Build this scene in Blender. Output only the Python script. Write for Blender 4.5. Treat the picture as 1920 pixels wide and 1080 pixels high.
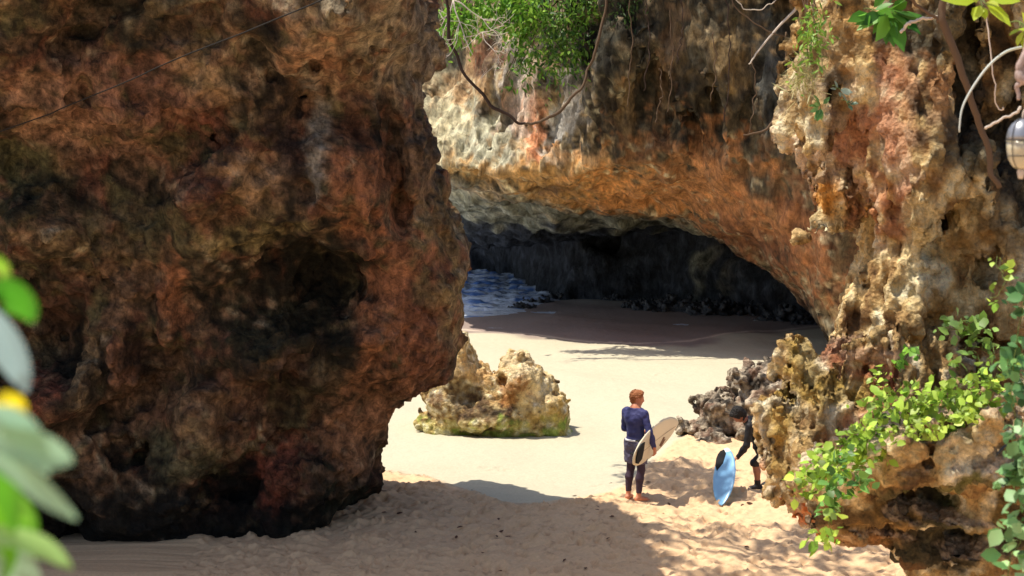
import bpy, math, random
import numpy as np
from mathutils import Vector, Matrix

for o in list(bpy.data.objects): bpy.data.objects.remove(o)
SC = bpy.context.scene
COL = SC.collection
rng = np.random.default_rng(7)
R = math.radians

# ------------------------------------------------------------------ camera, sky, sun
FPX = 2667.0; HC = 5.5; PITCH = math.atan(240/2667)
cam = bpy.data.cameras.new('camera'); camo = bpy.data.objects.new('camera', cam); COL.objects.link(camo)
cam.sensor_width = 36; cam.lens = 50; cam.clip_start = 0.1; cam.clip_end = 500
camo.location = (0, 0, HC); camo.rotation_euler = (math.pi/2-PITCH, 0, 0)
cam.dof.use_dof = True; cam.dof.focus_distance = 24; cam.dof.aperture_fstop = 3.6
SC.camera = camo

SUN_EL = R(68); LH = (1.0, -0.02)            # horizontal direction in which the light travels
n_ = math.hypot(*LH); LDIR = Vector((LH[0]/n_*math.cos(SUN_EL), LH[1]/n_*math.cos(SUN_EL), -math.sin(SUN_EL)))
wd = bpy.data.worlds.new('World'); SC.world = wd; wd.use_nodes = True
nt = wd.node_tree; bg = nt.nodes['Background']; sky = nt.nodes.new('ShaderNodeTexSky')
sky.sky_type = 'NISHITA'; sky.sun_disc = False; sky.sun_elevation = SUN_EL
sky.sun_rotation = math.atan2(-LH[0], -LH[1]); sky.dust_density = 2.0
nt.links.new(sky.outputs[0], bg.inputs[0]); bg.inputs[1].default_value = 0.13
sun = bpy.data.lights.new('sun', 'SUN'); suno = bpy.data.objects.new('sun', sun); COL.objects.link(suno)
sun.energy = 5.0; sun.angle = R(0.5); sun.color = (1.0, 0.93, 0.80)
suno.rotation_euler = LDIR.to_track_quat('-Z', 'Y').to_euler()
SC.view_settings.view_transform = 'Standard'; SC.view_settings.look = 'None'
SC.view_settings.exposure = 0.32; SC.view_settings.gamma = 1

# ------------------------------------------------------------------ mapping helpers
CP, SP = math.cos(PITCH), math.sin(PITCH)
def W(u, v, Y):
    a = (u-960)/FPX; b = -(v-540)/FPX
    dy = CP + b*SP; dz = -SP + b*CP
    return np.array((a/dy*Y, Y, HC + dz/dy*Y))
def G(u, v, z=0.0):                       # point of the ground under a pixel
    a = (u-960)/FPX; b = -(v-540)/FPX
    dy = CP + b*SP; dz = -SP + b*CP
    t = (z-HC)/dz
    return np.array((a*t, dy*t, z))
def lin(c):
    c = np.array(c, float)/255.0
    return np.where(c <= .04045, c/12.92, ((c+.055)/1.055)**2.4)

# ------------------------------------------------------------------ noise volumes (tileable)
NV = 128
def fft_vol(beta, f0, seed):
    r = np.random.default_rng(seed)
    F = np.fft.rfftn(r.standard_normal((NV, NV, NV)).astype(np.float32))
    k = np.fft.fftfreq(NV)*NV; kz = np.fft.rfftfreq(NV)*NV
    kk = np.sqrt(k[:, None, None]**2 + k[None, :, None]**2 + kz[None, None, :]**2)
    amp = np.where(kk >= f0, np.maximum(kk, 1)**(-beta), 0)
    v = np.fft.irfftn(F*amp, s=(NV, NV, NV)); v -= v.mean(); v /= v.std()
    return v.astype(np.float32)
def worley_vol(n, seed):
    r = np.random.default_rng(seed); pts = r.random((n, n, n, 3)).astype(np.float32)
    g = (np.arange(NV, dtype=np.float32)+.5)/NV*n
    X, Y, Z = np.meshgrid(g, g, g, indexing='ij'); ci = [X.astype(int), Y.astype(int), Z.astype(int)]
    best = np.full(X.shape, 9, np.float32)
    for a in (-1, 0, 1):
        for b in (-1, 0, 1):
            for c in (-1, 0, 1):
                ia, ib, ic = ci[0]+a, ci[1]+b, ci[2]+c
                p = pts[ia % n, ib % n, ic % n]
                d = (p[..., 0]+ia-X)**2+(p[..., 1]+ib-Y)**2+(p[..., 2]+ic-Z)**2
                best = np.minimum(best, d)
    return np.sqrt(best)
V1 = fft_vol(3.1, 3, 1); V2 = fft_vol(2.55, 3, 2); VW = worley_vol(14, 3)
def samp(vol, P, scale, off=(0, 0, 0)):
    """scale: size in metres of one tile (x,y,z)"""
    s = np.asarray(scale, np.float32)
    q = (P.astype(np.float32)/s + np.asarray(off, np.float32))*NV
    i = np.floor(q).astype(np.int32); f = q-i; i %= NV; j = (i+1) % NV
    x0, y0, z0 = i.T; x1, y1, z1 = j.T; fx, fy, fz = f.T
    v = vol.ravel(); a = x0*NV*NV; b = x1*NV*NV; c = y0*NV; d = y1*NV
    c00 = v[a+c+z0]*(1-fx)+v[b+c+z0]*fx; c10 = v[a+d+z0]*(1-fx)+v[b+d+z0]*fx
    c01 = v[a+c+z1]*(1-fx)+v[b+c+z1]*fx; c11 = v[a+d+z1]*(1-fx)+v[b+d+z1]*fx
    return (c00*(1-fy)+c10*fy)*(1-fz)+(c01*(1-fy)+c11*fy)*fz
def fbm(P, s, off=(0, 0, 0)): return samp(V1, P, s, off)
def rough(P, s, off=(0, 0, 0)): return samp(V2, P, s, off)
def cell(P, s, off=(0, 0, 0)): return samp(VW, P, s, off)
def sstep(a, b, x):
    t = np.clip((x-a)/(b-a), 0, 1); return t*t*(3-2*t)
def smax(a, b, k): h = np.clip(.5+.5*(a-b)/k, 0, 1); return b+(a-b)*h+k*h*(1-h)
def smin(a, b, k): return -smax(-a, -b, k)

# ------------------------------------------------------------------ polygons
class Poly:
    """signed distance (negative inside) of an outline standing in the X-Z plane"""
    def __init__(s, pts, pad=2.0, h=0.03):
        p = np.array(pts, float); s.lo = p.min(0)-pad; hi = p.max(0)+pad
        n = np.ceil((hi-s.lo)/h).astype(int)+1; s.h = h; s.n = n
        x = s.lo[0]+np.arange(n[0])*h; z = s.lo[1]+np.arange(n[1])*h
        X, Z = np.meshgrid(x, z, indexing='ij'); d = np.full(X.shape, 1e9, np.float32); ins = np.zeros(X.shape, bool)
        for i in range(len(p)):
            a = p[i]; b = p[(i+1) % len(p)]; e = b-a
            t = np.clip(((X-a[0])*e[0]+(Z-a[1])*e[1])/max(e@e, 1e-9), 0, 1)
            d = np.minimum(d, (X-a[0]-t*e[0])**2+(Z-a[1]-t*e[1])**2)
            c = (a[1] > Z) != (b[1] > Z)
            if abs(e[1]) > 1e-9: ins ^= c & (X < e[0]*(Z-a[1])/e[1]+a[0])
        s.f = (np.sqrt(d)*np.where(ins, -1, 1)).astype(np.float32)
    def __call__(s, X, Z):
        q = np.stack([(X-s.lo[0])/s.h, (Z-s.lo[1])/s.h]); q[0] = np.clip(q[0], 0, s.n[0]-1.001); q[1] = np.clip(q[1], 0, s.n[1]-1.001)
        i = q.astype(int); f = q-i; F = s.f; a, b = i; fx, fz = f
        return (F[a, b]*(1-fx)+F[a+1, b]*fx)*(1-fz)+(F[a, b+1]*(1-fx)+F[a+1, b+1]*fx)*fz
def px(pts, Y): return [tuple(W(u, v, Y)[[0, 2]]) for u, v in pts]
def slab(d2, Yv, yc, T, Rr):
    qx = d2+Rr; qy = np.abs(Yv-yc)-T+Rr
    return np.minimum(np.maximum(qx, qy), 0)+np.hypot(np.maximum(qx, 0), np.maximum(qy, 0))-Rr

# ------------------------------------------------------------------ surface nets
def surf(fn, lo, hi, h, lip=2.0, blk=4):
    lo = np.array(lo, float); hi = np.array(hi, float); h = np.ones(3)*h
    nb = np.ceil((hi-lo)/(h*blk)).astype(int); n = nb*blk+1
    cg = [lo[k]+np.arange(nb[k]+1)*h[k]*blk for k in range(3)]
    C = np.stack(np.meshgrid(*cg, indexing='ij'), -1).reshape(-1, 3)
    cv = np.concatenate([fn(C[i:i+400000]) for i in range(0, len(C), 400000)]).reshape(nb+1)
    th = h.max()*blk*1.2*lip
    near = np.abs(cv) < th
    bm = np.zeros(nb, bool)
    for a in (0, 1):
        for b in (0, 1):
            for c in (0, 1): bm |= near[a:nb[0]+a, b:nb[1]+b, c:nb[2]+c]
    sg = np.where(cv < 0, -1, 1).astype(np.float32)
    idx = [np.minimum((np.arange(n[k])+blk//2)//blk, nb[k]) for k in range(3)]
    D = sg[np.ix_(*idx)].copy()
    m = np.zeros(n, bool)
    big = np.repeat(np.repeat(np.repeat(bm, blk, 0), blk, 1), blk, 2)
    m[:-1, :-1, :-1] |= big
    for ax in range(3):
        sl = [slice(None)]*3; sr = [slice(None)]*3; sl[ax] = slice(1, None); sr[ax] = slice(None, -1)
        mm = m.copy(); mm[tuple(sl)] |= m[tuple(sr)]; m = mm
    I = np.argwhere(m).astype(np.int32)
    out = np.empty(len(I), np.float32)
    for i in range(0, len(I), 400000):
        out[i:i+400000] = fn(lo+I[i:i+400000]*h)
    D[m] = out; del I, m, big
    # keep the box closed
    for ax in range(3):
        for e in (0, -1):
            sl = [slice(None)]*3; sl[ax] = e; D[tuple(sl)] = np.maximum(D[tuple(sl)], 1e-3)
    S = D < 0
    cs = np.zeros(np.array(S.shape)-1, np.int8)
    for a in (0, 1):
        for b in (0, 1):
            for c in (0, 1): cs += S[a:S.shape[0]-1+a, b:S.shape[1]-1+b, c:S.shape[2]-1+c]
    act = (cs > 0) & (cs < 8); A = np.argwhere(act); ids = np.full(act.shape, -1, np.int32); ids[act] = np.arange(len(A))
    acc = np.zeros((len(A), 3)); cnt = np.zeros(len(A))
    cor = [(a, b, c) for a in (0, 1) for b in (0, 1) for c in (0, 1)]
    vals = {c: D[A[:, 0]+c[0], A[:, 1]+c[1], A[:, 2]+c[2]] for c in cor}
    for c in cor:
        for ax in range(3):
            if c[ax]: continue
            e = list(c); e[ax] = 1; e = tuple(e); va, vb = vals[c], vals[e]; x = (va < 0) != (vb < 0)
            t = np.where(x, va/np.where(x, va-vb, 1), 0)
            p = np.zeros((len(A), 3)); p[:] = c; p[:, ax] += t
            acc += p*x[:, None]; cnt += x
    V = lo+(A+acc/cnt[:, None])*h
    Q = []
    for ax in range(3):
        b, c = [(1, 2), (2, 0), (0, 1)][ax]
        sl0 = [slice(1, -1)]*3; sl1 = [slice(1, -1)]*3
        sl0[ax] = slice(0, S.shape[ax]-1); sl1[ax] = slice(1, S.shape[ax])
        s0 = S[tuple(sl0)]; s1 = S[tuple(sl1)]
        for flip, mk_ in ((0, s0 & ~s1), (1, ~s0 & s1)):
            E = np.argwhere(mk_); off = np.ones(3, int); off[ax] = 0; E = E+off
            def cellid(db, dc):
                q = E.copy(); q[:, b] -= db; q[:, c] -= dc; return ids[q[:, 0], q[:, 1], q[:, 2]]
            qd = np.stack([cellid(1, 1), cellid(0, 1), cellid(0, 0), cellid(1, 0)], 1)
            Q.append(qd[:, ::-1] if flip else qd)
    Q = np.concatenate(Q); Q = Q[(Q >= 0).all(1)]
    return V, Q
def vnormals(V, Q):
    a, b, c, d = V[Q[:, 0]], V[Q[:, 1]], V[Q[:, 2]], V[Q[:, 3]]
    n = np.cross(c-a, d-b); N = np.zeros_like(V)
    for k in range(4):
        for ax in range(3): N[:, ax] += np.bincount(Q[:, k], n[:, ax], len(V))
    return N/np.maximum(np.linalg.norm(N, axis=1, keepdims=True), 1e-12)
def smoothv(V, Q, n=1, w=.5):
    for _ in range(n):
        acc = np.zeros_like(V); cnt = np.zeros(len(V))
        for k in range(4):
            for kk in (1, 3):
                o = Q[:, (k+kk) % 4]
                for ax in range(3): acc[:, ax] += np.bincount(Q[:, k], V[o, ax], len(V))
                cnt += np.bincount(Q[:, k], None, len(V))
        V = V*(1-w)+w*acc/np.maximum(cnt, 1)[:, None]
    return V

# ------------------------------------------------------------------ objects
def mk(name, V, F, mat, parent=None, col=None, smooth=True):
    me = bpy.data.meshes.new(name); V = np.asarray(V, np.float32)
    if isinstance(F, np.ndarray):
        k = F.shape[1]; me.vertices.add(len(V)); me.vertices.foreach_set('co', V.ravel())
        me.loops.add(F.size); me.loops.foreach_set('vertex_index', F.astype(np.int32).ravel())
        me.polygons.add(len(F)); me.polygons.foreach_set('loop_start', np.arange(0, F.size, k, dtype=np.int32))
        me.polygons.foreach_set('loop_total', np.full(len(F), k, np.int32)); me.update(calc_edges=True); me.validate()
    else:
        me.from_pydata([tuple(v) for v in V], [], F)
    if smooth: me.polygons.foreach_set('use_smooth', [True]*len(me.polygons))
    if col is not None:
        at = me.color_attributes.new('Col', 'FLOAT_COLOR', 'POINT')
        c = np.ones((len(V), 4), np.float32); c[:, :3] = np.clip(col, 0, 1); at.data.foreach_set('color', c.ravel())
    o = bpy.data.objects.new(name, me); COL.objects.link(o)
    if mat: me.materials.append(mat)
    if parent: o.parent = parent
    return o
def tag(o, label=None, cat=None, group=None, kind=None):
    for k, v in (('label', label), ('category', cat), ('group', group), ('kind', kind)):
        if v: o[k] = v
    return o
def empty(name, loc=(0, 0, 0), rz=0, label=None, cat=None, group=None):
    o = bpy.data.objects.new(name, None); COL.objects.link(o); o.location = loc; o.rotation_euler = (0, 0, rz)
    o.empty_display_size = .1
    return tag(o, label, cat, group)
def tubemesh(pts, rad, seg=6, V=None, F=None):
    V = [] if V is None else V; F = [] if F is None else F
    P = np.array(pts, float); n = len(P); rad = np.ones(n)*rad if np.isscalar(rad) else np.interp(np.linspace(0, 1, n), np.linspace(0, 1, len(rad)), rad)
    T = np.gradient(P, axis=0); T /= np.maximum(np.linalg.norm(T, axis=1, keepdims=True), 1e-9)
    a = np.cross(T[0], (0.3, 0.5, .81)); a /= np.linalg.norm(a); base = len(V)
    for i in range(n):
        a = a-T[i]*(a@T[i]); a /= np.linalg.norm(a); b = np.cross(T[i], a)
        for k in range(seg):
            t = 2*math.pi*k/seg; V.append(P[i]+rad[i]*(a*math.cos(t)+b*math.sin(t)))
    for i in range(n-1):
        for k in range(seg):
            F.append((base+i*seg+k, base+i*seg+(k+1) % seg, base+(i+1)*seg+(k+1) % seg, base+(i+1)*seg+k))
    F.append(tuple(base+k for k in range(seg))[::-1]); F.append(tuple(base+(n-1)*seg+k for k in range(seg)))
    return V, F
def spline(pts, n=24):
    P = np.array(pts, float); P = np.vstack([2*P[0]-P[1], P, 2*P[-1]-P[-2]]); out = []
    m = len(P)-3
    for i in range(m):
        for t in np.linspace(0, 1, max(2, n//m), endpoint=False):
            p0, p1, p2, p3 = P[i:i+4]
            out.append(.5*((2*p1)+(-p0+p2)*t+(2*p0-5*p1+4*p2-p3)*t*t+(-p0+3*p1-3*p2+p3)*t**3))
    out.append(P[-2]); return np.array(out)
def wob(pts, amp, n=24, seed=0):
    P = spline(pts, n); r = np.random.default_rng(seed); k = r.standard_normal(P.shape)*amp
    for _ in range(2): k[1:-1] = (k[:-2]+k[1:-1]+k[2:])/2.2
    k[0] = 0; k[-1] = 0
    return P+k

# ------------------------------------------------------------------ materials
def mat(name, col=(.5, .5, .5), rough=.8, spec=.3, **kw):
    m = bpy.data.materials.new(name); m.use_nodes = True; b = m.node_tree.nodes['Principled BSDF']
    b.inputs['Base Color'].default_value = (*col, 1); b.inputs['Roughness'].default_value = rough
    b.inputs['Specular IOR Level'].default_value = spec
    for k, v in kw.items(): b.inputs[k.replace('_', ' ')].default_value = v
    return m
def N(m, t, **kw):
    n = m.node_tree.nodes.new(t)
    for k, v in kw.items():
        if k[0] == 'i' and k[1:].isdigit(): n.inputs[int(k[1:])].default_value = v
        else: setattr(n, k, v)
    return n
def L(m, a, b): m.node_tree.links.new(a, b)
def rock_mat(name, fine=9.0, var=.35, bump=.5, dist=.03, stretch=(1, 1, 1), rough=.85, spec=.25, pits=0.0, streak=.3, crisp=.16):
    m = mat(name, rough=rough, spec=spec); b = m.node_tree.nodes['Principled BSDF']
    tc = N(m, 'ShaderNodeTexCoord'); mp = N(m, 'ShaderNodeMapping'); mp.inputs['Scale'].default_value = stretch
    L(m, tc.outputs['Object'], mp.inputs['Vector'])
    at = N(m, 'ShaderNodeVertexColor', layer_name='Col')
    n1 = N(m, 'ShaderNodeTexNoise'); n1.inputs['Scale'].default_value = fine; n1.inputs['Detail'].default_value = 9; n1.inputs['Roughness'].default_value = .74
    n1.inputs['Distortion'].default_value = .6
    L(m, mp.outputs[0], n1.inputs['Vector'])
    r = N(m, 'ShaderNodeMapRange'); r.inputs[1].default_value = .5-crisp; r.inputs[2].default_value = .5+crisp
    r.inputs[3].default_value = 1-var; r.inputs[4].default_value = 1+var
    L(m, n1.outputs[0], r.inputs[0])
    ms = N(m, 'ShaderNodeMapping'); ms.inputs['Scale'].default_value = (1, 1, .3); ms.inputs['Rotation'].default_value = (0, .25, 0); L(m, tc.outputs['Object'], ms.inputs['Vector'])
    n3 = N(m, 'ShaderNodeTexNoise'); n3.inputs['Scale'].default_value = fine*.45; n3.inputs['Detail'].default_value = 10; n3.inputs['Roughness'].default_value = .72; n3.inputs['Distortion'].default_value = .5
    L(m, ms.outputs[0], n3.inputs['Vector'])
    r3 = N(m, 'ShaderNodeMapRange'); r3.inputs[1].default_value = .35; r3.inputs[2].default_value = .65; r3.inputs[3].default_value = 1-streak; r3.inputs[4].default_value = 1+streak
    L(m, n3.outputs[0], r3.inputs[0]); mm = N(m, 'ShaderNodeMath', operation='MULTIPLY'); L(m, r.outputs[0], mm.inputs[0]); L(m, r3.outputs[0], mm.inputs[1])
    # speckle of a second tone (dust and crystals)
    n2 = N(m, 'ShaderNodeTexNoise'); n2.inputs['Scale'].default_value = fine*3.7; n2.inputs['Detail'].default_value = 5; n2.inputs['Roughness'].default_value = .7
    L(m, mp.outputs[0], n2.inputs['Vector'])
    r2 = N(m, 'ShaderNodeMapRange'); r2.inputs[1].default_value = .52; r2.inputs[2].default_value = .70; r2.inputs[3].default_value = 0; r2.inputs[4].default_value = .35
    L(m, n2.outputs[0], r2.inputs[0])
    mul = N(m, 'ShaderNodeVectorMath', operation='SCALE'); L(m, at.outputs[0], mul.inputs[0]); L(m, mm.outputs[0], mul.inputs['Scale'])
    mx = N(m, 'ShaderNodeMix', data_type='RGBA'); L(m, r2.outputs[0], mx.inputs['Factor']); L(m, mul.outputs[0], mx.inputs['A'])
    mx.inputs['B'].default_value = (.42, .34, .24, 1)
    sc = N(m, 'ShaderNodeVectorMath', operation='SCALE'); sc.inputs['Scale'].default_value = 1.5; L(m, at.outputs[0], sc.inputs[0]); L(m, sc.outputs[0], mx.inputs['B'])
    L(m, mx.outputs['Result'], b.inputs['Base Color'])
    vo = N(m, 'ShaderNodeTexVoronoi'); vo.inputs['Scale'].default_value = fine*1.6
    L(m, mp.outputs[0], vo.inputs['Vector'])
    ad = N(m, 'ShaderNodeMath', operation='MULTIPLY_ADD'); ad.inputs[1].default_value = .25+pits; L(m, vo.outputs['Distance'], ad.inputs[0]); ag = N(m, 'ShaderNodeMath', operation='MULTIPLY_ADD'); ag.inputs[1].default_value = .45; L(m, n2.outputs[0], ag.inputs[0]); L(m, n1.outputs[0], ag.inputs[2]); L(m, ag.outputs[0], ad.inputs[2])
    bp = N(m, 'ShaderNodeBump'); bp.inputs['Strength'].default_value = bump; bp.inputs['Distance'].default_value = dist
    ae = N(m, 'ShaderNodeMath', operation='MULTIPLY_ADD'); ae.inputs[1].default_value = 1.2; L(m, n3.outputs[0], ae.inputs[0]); L(m, ad.outputs[0], ae.inputs[2]); L(m, ae.outputs[0], bp.inputs['Height']); L(m, bp.outputs[0], b.inputs['Normal'])
    return m
M_boulder = rock_mat('shaded_rock', 9, .55, 1.0, .11, streak=.55, crisp=.11)
M_cliff = rock_mat('cliff_rock', 5.5, .46, 1.0, .11, (1, 1, .5), streak=.45, crisp=.12)
M_lime = rock_mat('pitted_limestone', 13, .36, 1.0, .045, pits=.7, streak=.25, crisp=.13)
M_rock = rock_mat('beach_rock', 12, .35, .9, .04, pits=.4)

def leaf_mat(name, c1, c2, trans=.35, rough=.45):
    m = mat(name, c1, rough, .4); b = m.node_tree.nodes['Principled BSDF']
    at = N(m, 'ShaderNodeVertexColor', layer_name='Col'); L(m, at.outputs[0], b.inputs['Base Color'])
    tr = N(m, 'ShaderNodeBsdfTranslucent'); L(m, at.outputs[0], tr.inputs[0])
    mx = N(m, 'ShaderNodeMixShader'); mx.inputs[0].default_value = trans
    L(m, b.outputs[0], mx.inputs[1]); L(m, tr.outputs[0], mx.inputs[2])
    L(m, mx.outputs[0], m.node_tree.nodes['Material Output'].inputs[0])
    m['c1'] = c1; m['c2'] = c2
    return m
def paint(P, col, blobs, Y0, warp=.35, seed=0):
    """stains, mineral patches and painted shade: soft-edged ellipsoids anchored on the rock, edges broken by noise"""
    wx = np.stack([fbm(P, 3.1, (.1+seed, .3, .5)), fbm(P, 3.1, (.6, .2+seed, .9)), fbm(P, 3.1, (.8, .7, .1+seed))], 1)
    wf = rough(P, 1.1, (.4, .8, .2))
    for bl in blobs:
        u, v, ru, rv, ang, c, s = bl[:7]; Y = bl[7] if len(bl) > 7 else Y0; soft = bl[8] if len(bl) > 8 else .45
        ctr = W(u, v, Y); k = Y/FPX; rx, rz = ru*k, rv*k; wa = min(rx, rz)*warp
        dx = P[:, 0]-ctr[0]+wx[:, 0]*wa; dz = P[:, 2]-ctr[2]+wx[:, 2]*wa; dy = (P[:, 1]-ctr[1])/max(6.0, 2*max(rx, rz))
        a = math.radians(ang); ca, sa = math.cos(a), math.sin(a)
        e = np.sqrt(((dx*ca+dz*sa)/rx)**2+((-dx*sa+dz*ca)/rz)**2+dy**2)+wf*.2
        w = (1-sstep(1-soft, 1+soft*.6, e))*s
        col += (lin(c)-col)*w[:, None]
    return col
def desat(c, k, g=1.0):
    l = (c@np.array([.2126, .7152, .0722]))[:, None]; return (c+(l-c)*k)*g
def warp(P, s, a, o=0.0):
    return P+a*np.stack([fbm(P, s, (.1+o, .3, .5)), fbm(P, s, (.6, .2+o, .9)), fbm(P, s, (.8, .7, .1+o))], 1)
def ramp(t, stops):
    xs = [s[0] for s in stops]; cs = np.array([lin(s[1]) for s in stops])
    return np.stack([np.interp(t, xs, cs[:, k]) for k in range(3)], 1)


# ================================================================== the ground
CHB = np.array([G(*p)[:2] for p in [(560, 880), (715, 884), (800, 893), (880, 918), (940, 940), (1010, 948), (1100, 935), (1180, 905), (1230, 860), (1290, 815), (1400, 800), (1600, 790)]])
SHORE = np.array([G(*p)[:2] for p in [(600, 606), (800, 597), (872, 592), (960, 580), (1022, 566), (1042, 556), (1075, 551), (1120, 548), (1200, 545)]])
def sand_base(X, Y):
    z = .0*X
    sh = np.interp(X, SHORE[:, 0], SHORE[:, 1]+(.0)); d = Y-sh
    z = np.where(d > -6, -.045*np.maximum(d+6, 0)**1.1+0.0, 0) + 0.0
    z = z+.27*sstep(-6, 0, d)*sstep(-2, -1, 0*X+0)  # lift so that the waterline sits on the shore line
    return z
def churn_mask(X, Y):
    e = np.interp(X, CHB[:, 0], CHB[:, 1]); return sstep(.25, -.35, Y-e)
def sand_z(X, Y, detail=True):
    X = np.asarray(X, float); Y = np.asarray(Y, float); P = np.stack([X, Y, 0*X], -1).reshape(-1, 3)
    z = sand_base(X, Y).ravel()
    z = z+.035*fbm(P, 14, (.3, .1, 0))
    m = churn_mask(X, Y).ravel()
    z = z+m*(.05+.022*fbm(P, 2.6, (.5, .5, .3)))
    if detail: z = z+(.0022+.008*m)*rough(P, .9, (.1, .6, .2))+.004*(1-m)*fbm(P, (9, 2, 2), (.3, 0, .1))
    return z.reshape(X.shape)
ys = [-30, -15, -4, 4, 9, 12, 14]; y = 15.0
while y < 66: ys.append(y); y += max(.022*(y/18)**1.9, .022)
ys += [70, 80, 110, 160, 300]; ys = np.array(ys)
xs = np.concatenate([[-200, -90, -50, -30, -20, -14, -10, -7, -5.2], np.arange(-4.5, 9.5, .034), [10, 11, 12, 14, 17, 22, 30, 50, 90, 200]])
GX, GY = np.meshgrid(xs, ys, indexing='ij'); GZ = sand_z(GX, GY)
r_ = np.random.default_rng(11)
def dent(cx, cy, ang, a, b, dep):
    global GZ
    i0, i1 = np.searchsorted(xs, [cx-.32, cx+.32]); j0, j1 = np.searchsorted(ys, [cy-.32, cy+.32])
    X = GX[i0:i1, j0:j1]-cx; Y = GY[i0:i1, j0:j1]-cy
    p = X*math.cos(ang)+Y*math.sin(ang); q = -X*math.sin(ang)+Y*math.cos(ang)
    e = np.sqrt((p/a)**2+(q/b)**2); GZ[i0:i1, j0:j1] += -dep*np.clip(1-e**3, 0, 1)+dep*.5*np.exp(-((e-1.25)/.22)**2)
for k in range(2600):
    cx = r_.uniform(-4.4, 9); cy = 15+10.8*r_.random()**1.1
    if churn_mask(np.array([cx]), np.array([cy]))[0] < .6: continue
    s = r_.uniform(.6, 1.15); dent(cx, cy, r_.uniform(0, 3.14), .15*s, .075*s, r_.uniform(.018, .055))
for (u, v, n, du) in [(830, 765, 0, 0), (905, 880, 6, 9), (1110, 905, 9, 12), (1120, 716, 16, 9), (1210, 700, 8, 7), (1090, 640, 12, 9), (1040, 760, 0, 0)]:
    for k in range(n):
        g = G(u+k*du+r_.uniform(-3, 3), v+r_.uniform(-2, 2)); dent(g[0], g[1], r_.uniform(0, .6), .11, .06, .02)
SV = np.stack([GX, GY, GZ], -1).reshape(-1, 3); ny = len(ys); nx = len(xs)
ii, jj = np.meshgrid(np.arange(nx-1), np.arange(ny-1), indexing='ij'); a = (ii*ny+jj).ravel()
SF = np.stack([a, a+ny, a+ny+1, a+1], 1)
# sand colours: dry pale beige, churned sand in a warm tint that carries its shade, wet brown-violet band near the sea
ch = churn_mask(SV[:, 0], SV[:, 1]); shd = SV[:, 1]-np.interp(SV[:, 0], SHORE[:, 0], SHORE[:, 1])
WL = np.array([G(*q)[:2] for q in [(600, 612), (870, 620), (1060, 636), (1200, 648), (1300, 646), (1420, 625), (1560, 612), (1700, 608)]])
wet = sstep(-.5, .6, SV[:, 1]-np.interp(SV[:, 0], WL[:, 0], WL[:, 1])+.35*fbm(SV, 9, (.2, .1, 0)))
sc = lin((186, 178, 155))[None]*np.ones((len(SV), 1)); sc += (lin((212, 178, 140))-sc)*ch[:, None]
sc += (lin((140, 122, 116))-sc)*(wet*(.9))[:, None]
# pale dry bar behind the wet band
g0 = G(1200, 570); bar = np.exp(-((SV[:, 1]-g0[1]-.8-.12*(SV[:, 0]-g0[0])*-1)/1.1)**2)*sstep(1.2, 3.2, SV[:, 0])
sc += (lin((196, 184, 166))-sc)*(bar*.75)[:, None]
wrk = (np.exp(-((SV[:, 1]-np.interp(SV[:, 0], WL[:, 0], WL[:, 1])-.6+.2*np.sin(SV[:, 0]*.9))/.16)**2)*.5)
sc += (lin((236, 215, 190))-sc)*wrk[:, None]
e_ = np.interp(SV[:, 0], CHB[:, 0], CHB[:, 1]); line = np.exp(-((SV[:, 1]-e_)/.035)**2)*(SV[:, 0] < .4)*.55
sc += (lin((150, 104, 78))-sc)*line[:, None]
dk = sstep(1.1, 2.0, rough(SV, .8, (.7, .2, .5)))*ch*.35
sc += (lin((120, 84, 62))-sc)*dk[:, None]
M_sand = mat('sand', rough=.9, spec=.2); b = M_sand.node_tree.nodes['Principled BSDF']
at = N(M_sand, 'ShaderNodeVertexColor', layer_name='Col'); tc = N(M_sand, 'ShaderNodeTexCoord')
n1 = N(M_sand, 'ShaderNodeTexNoise'); n1.inputs['Scale'].default_value = 22; n1.inputs['Detail'].default_value = 8; n1.inputs['Roughness'].default_value = .75
L(M_sand, tc.outputs['Object'], n1.inputs['Vector'])
rr = N(M_sand, 'ShaderNodeMapRange'); rr.inputs[1].default_value = .3; rr.inputs[2].default_value = .7; rr.inputs[3].default_value = .86; rr.inputs[4].default_value = 1.12
L(M_sand, n1.outputs[0], rr.inputs[0]); mu = N(M_sand, 'ShaderNodeVectorMath', operation='SCALE'); L(M_sand, at.outputs[0], mu.inputs[0]); L(M_sand, rr.outputs[0], mu.inputs['Scale'])
L(M_sand, mu.outputs[0], b.inputs['Base Color'])
bp = N(M_sand, 'ShaderNodeBump'); bp.inputs['Strength'].default_value = .35; bp.inputs['Distance'].default_value = .02; L(M_sand, n1.outputs[0], bp.inputs['Height']); L(M_sand, bp.outputs[0], b.inputs['Normal'])
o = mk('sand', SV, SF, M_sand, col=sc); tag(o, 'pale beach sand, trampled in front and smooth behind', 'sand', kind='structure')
def gz(x, y): return float(sand_z(np.array([x]), np.array([y]), False)[0])

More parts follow.
